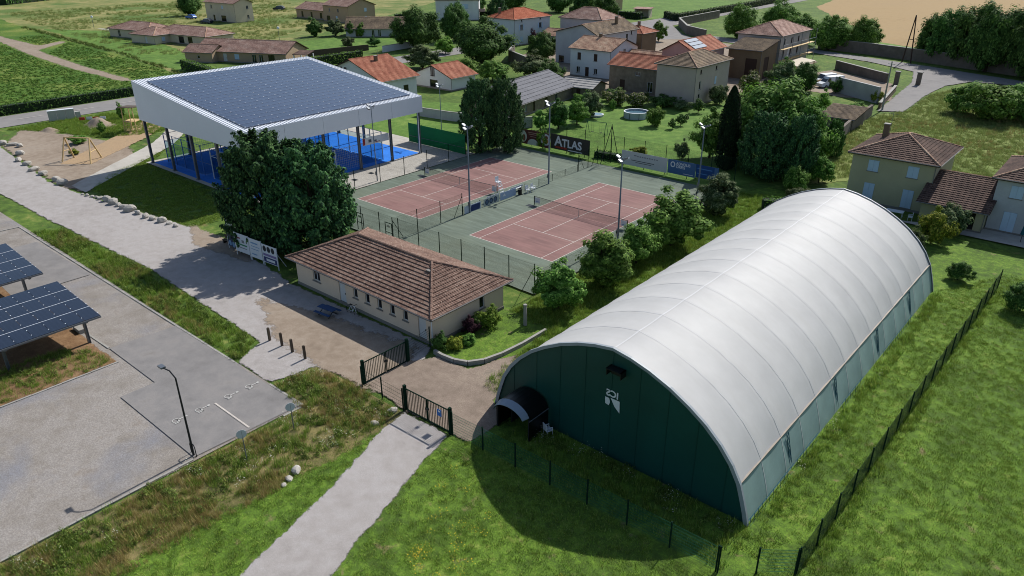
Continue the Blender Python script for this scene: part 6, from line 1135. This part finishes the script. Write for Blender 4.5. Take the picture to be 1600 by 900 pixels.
DITCH1 = [(-37,-29.4),(4.2,-29.4),(3.2,-27),(-17,-26),(-35,-26.9)]; DITCH2 = [(9.3,-29.5),(9.6,-26.6),(13,-25.9),(18.2,-26.1),(18.8,-28),(18.4,-32),(18,-36),(17,-42),(16.6,-50),(13.3,-50),(13.3,-30)]; KERBS = [(13.2,-50),(13.2,-37),(14.8,-36),(15,-50)]; DRYB = [(16,-50),(16.6,-42),(17.2,-36),(18,-31),(19,-31),(19,-36),(18.6,-42),(18.8,-50)]
BANK = [(17.6,-36),(18.4,-32),(19.1,-28.2),(19.3,-28.2),(21,-33.4),(22.8,-40.4),(27,-50),(14.5,-50),(15.6,-42)]; FRONT = [(23.4,-28),(24.4,-25.4),(41,-25.2),(43.8,-22),(43.8,-21),(56,-21),(56,-52),(31,-52),(26.6,-37.4)]; SIDE = [(40.9,-23),(56,-23),(56,25),(45,25),(40.9,17)]; SHADE = [(24.2,-25.2),(41,-24.8),(41,-21.3),(27.2,-21.3)]; COURTSIDE = [(14.6,-10.5),(19,-10.9),(20.5,-20),(22.4,-20.5),(22.4,17),(22,34),(14.6,31)]
CANL = [(-47,-19.2),(-25,-17.8),(-24,-10),(-53,-9),(-60,-3),(-52,-15)]; PLAYG = [(-92,-15),(-92,2),(-75,8),(-70,0),(-74,-7),(-84,-10)]; BED = [(-7.5,-47),(-7.5,-37.5),(-5.5,-36),(-2.6,-35.5),(-2.6,-47)]; FLB = [(14.2,-18.6),(17.6,-18.4),(18.7,-16),(18.8,-11.4),(14.6,-10.2)]
bare = lambda P: vnoise(P, 1.1, 3)*.6+vnoise(P, .35, 4)*.4 > .3
scatter('lawn_grass', 'short green grass of the mown lawn', 'grass', t_gr, [BANK, FRONT, SIDE, COURTSIDE, CANL, BED, FLB], 24, .7, 1.5, bare)
scatter('long_grass', 'longer grass tufts at lawn and path edges', 'grass', t_ta, [DITCH1, DITCH2, BED, PLAYG, SHADE, COURTSIDE, [(40.7,-21),(41.6,-21),(41.6,16),(40.7,16)], [(43.5,-22),(44.5,-22),(45.2,20),(44.3,20)]], 9, .6, 1.3)
scatter('lawn_clumps', 'scattered longer clumps in the lawn', 'grass', t_ta, [FRONT, SIDE, BANK], 1.6, .4, .75, lambda P: vnoise(P, 2.2, 8) > .5)
scatter('dry_grass', 'straw coloured dry grass in the ditch', 'grass', t_dr, [DITCH2, DITCH2, DRYB, DRYB, DITCH1], 9, .4, 1.1, lambda P: (vnoise(P, 1.8, 11) > .42) & ((P[:,0] > 5) | (vnoise(P, 3, 12) > .6)))
scatter('ditch_weeds', 'leafy weeds filling the ditches', 'weeds', t_we, [DITCH1, DITCH2, KERBS, BED, [(24.8,-22.6),(40.4,-22.6),(40.4,-21.2),(27.4,-21.2)]], 6.5, .45, 1.25, lambda P: vnoise(P, 1.5, 15) > .42)
scatter('white_wildflowers', 'white wildflowers in the ditch and beside the dome', 'flowers', t_fw, [DITCH2, [(40.8,-16),(41.5,-16),(41.5,6),(40.8,6)], [(26,-23),(40,-23),(40,-21.4),(26,-21.4)]], 2.6, .6, 1.2, lambda P: vnoise(P, 1.6, 19) > .56)
scatter('yellow_wildflowers', 'yellow wildflowers in the front lawn', 'flowers', t_fy, [[(24.5,-27),(27,-27),(33,-31),(37,-29.5),(34,-35),(30,-37),(26.5,-31)]], 1.6, .6, 1.2, lambda P: vnoise(P, 1.3, 23) > .58)
scatter('meadow_grass', 'tall mixed grass of the overgrown meadow', 'grass', t_me, [[(20.5,42),(14.5,62),(15,88),(18,94),(17,112),(20,124),(46,112),(56,90),(56,60),(36,51),(26,50)]], 4, .7, 1.5)
scatter('field_edge_weeds', 'rough weeds along the edge of the crop field', 'weeds', t_we, [[(-262,43.6),(-213,39.6),(-161,35.6),(-121,30),(-121,31.8),(-161,37.6),(-213,41.8),(-262,45.6)]], 1.6, .9, 2.2, lambda P: vnoise(P, 4, 33) > .36)
scatter('meadow_straw', 'dry seed heads in the overgrown meadow', 'grass', t_dr, [[(20.5,42),(15,62),(18,94),(46,100),(56,60),(36,51),(26,50)]], .8, .8, 1.4, lambda P: vnoise(P, 5, 27) > .6)
scatter('crop_plants', 'low leafy crop plants in the field', 'crop', t_cr, [[(-106.5,-32),(-106.5,29),(-161,34),(-230,40),(-240,-20)]], 1.2, .6, 1.1, lambda P: ~inside(P, [(-330,32),(-233,25.5),(-184,19.8),(-152,17.6),(-123,17.6),(-123,21.2),(-152,22.4),(-184,25),(-206,38),(-212,38),(-204,30),(-330,38)]))
scatter('meadow_tufts', 'straw tufts in the dry meadow', 'grass', t_me, [[(-150,48),(-162,40),(-260,50),(-330,60),(-330,170),(-230,160),(-165,90)]], .35, 1.2, 2.4, lambda P: vnoise(P, 9, 31) > .4)
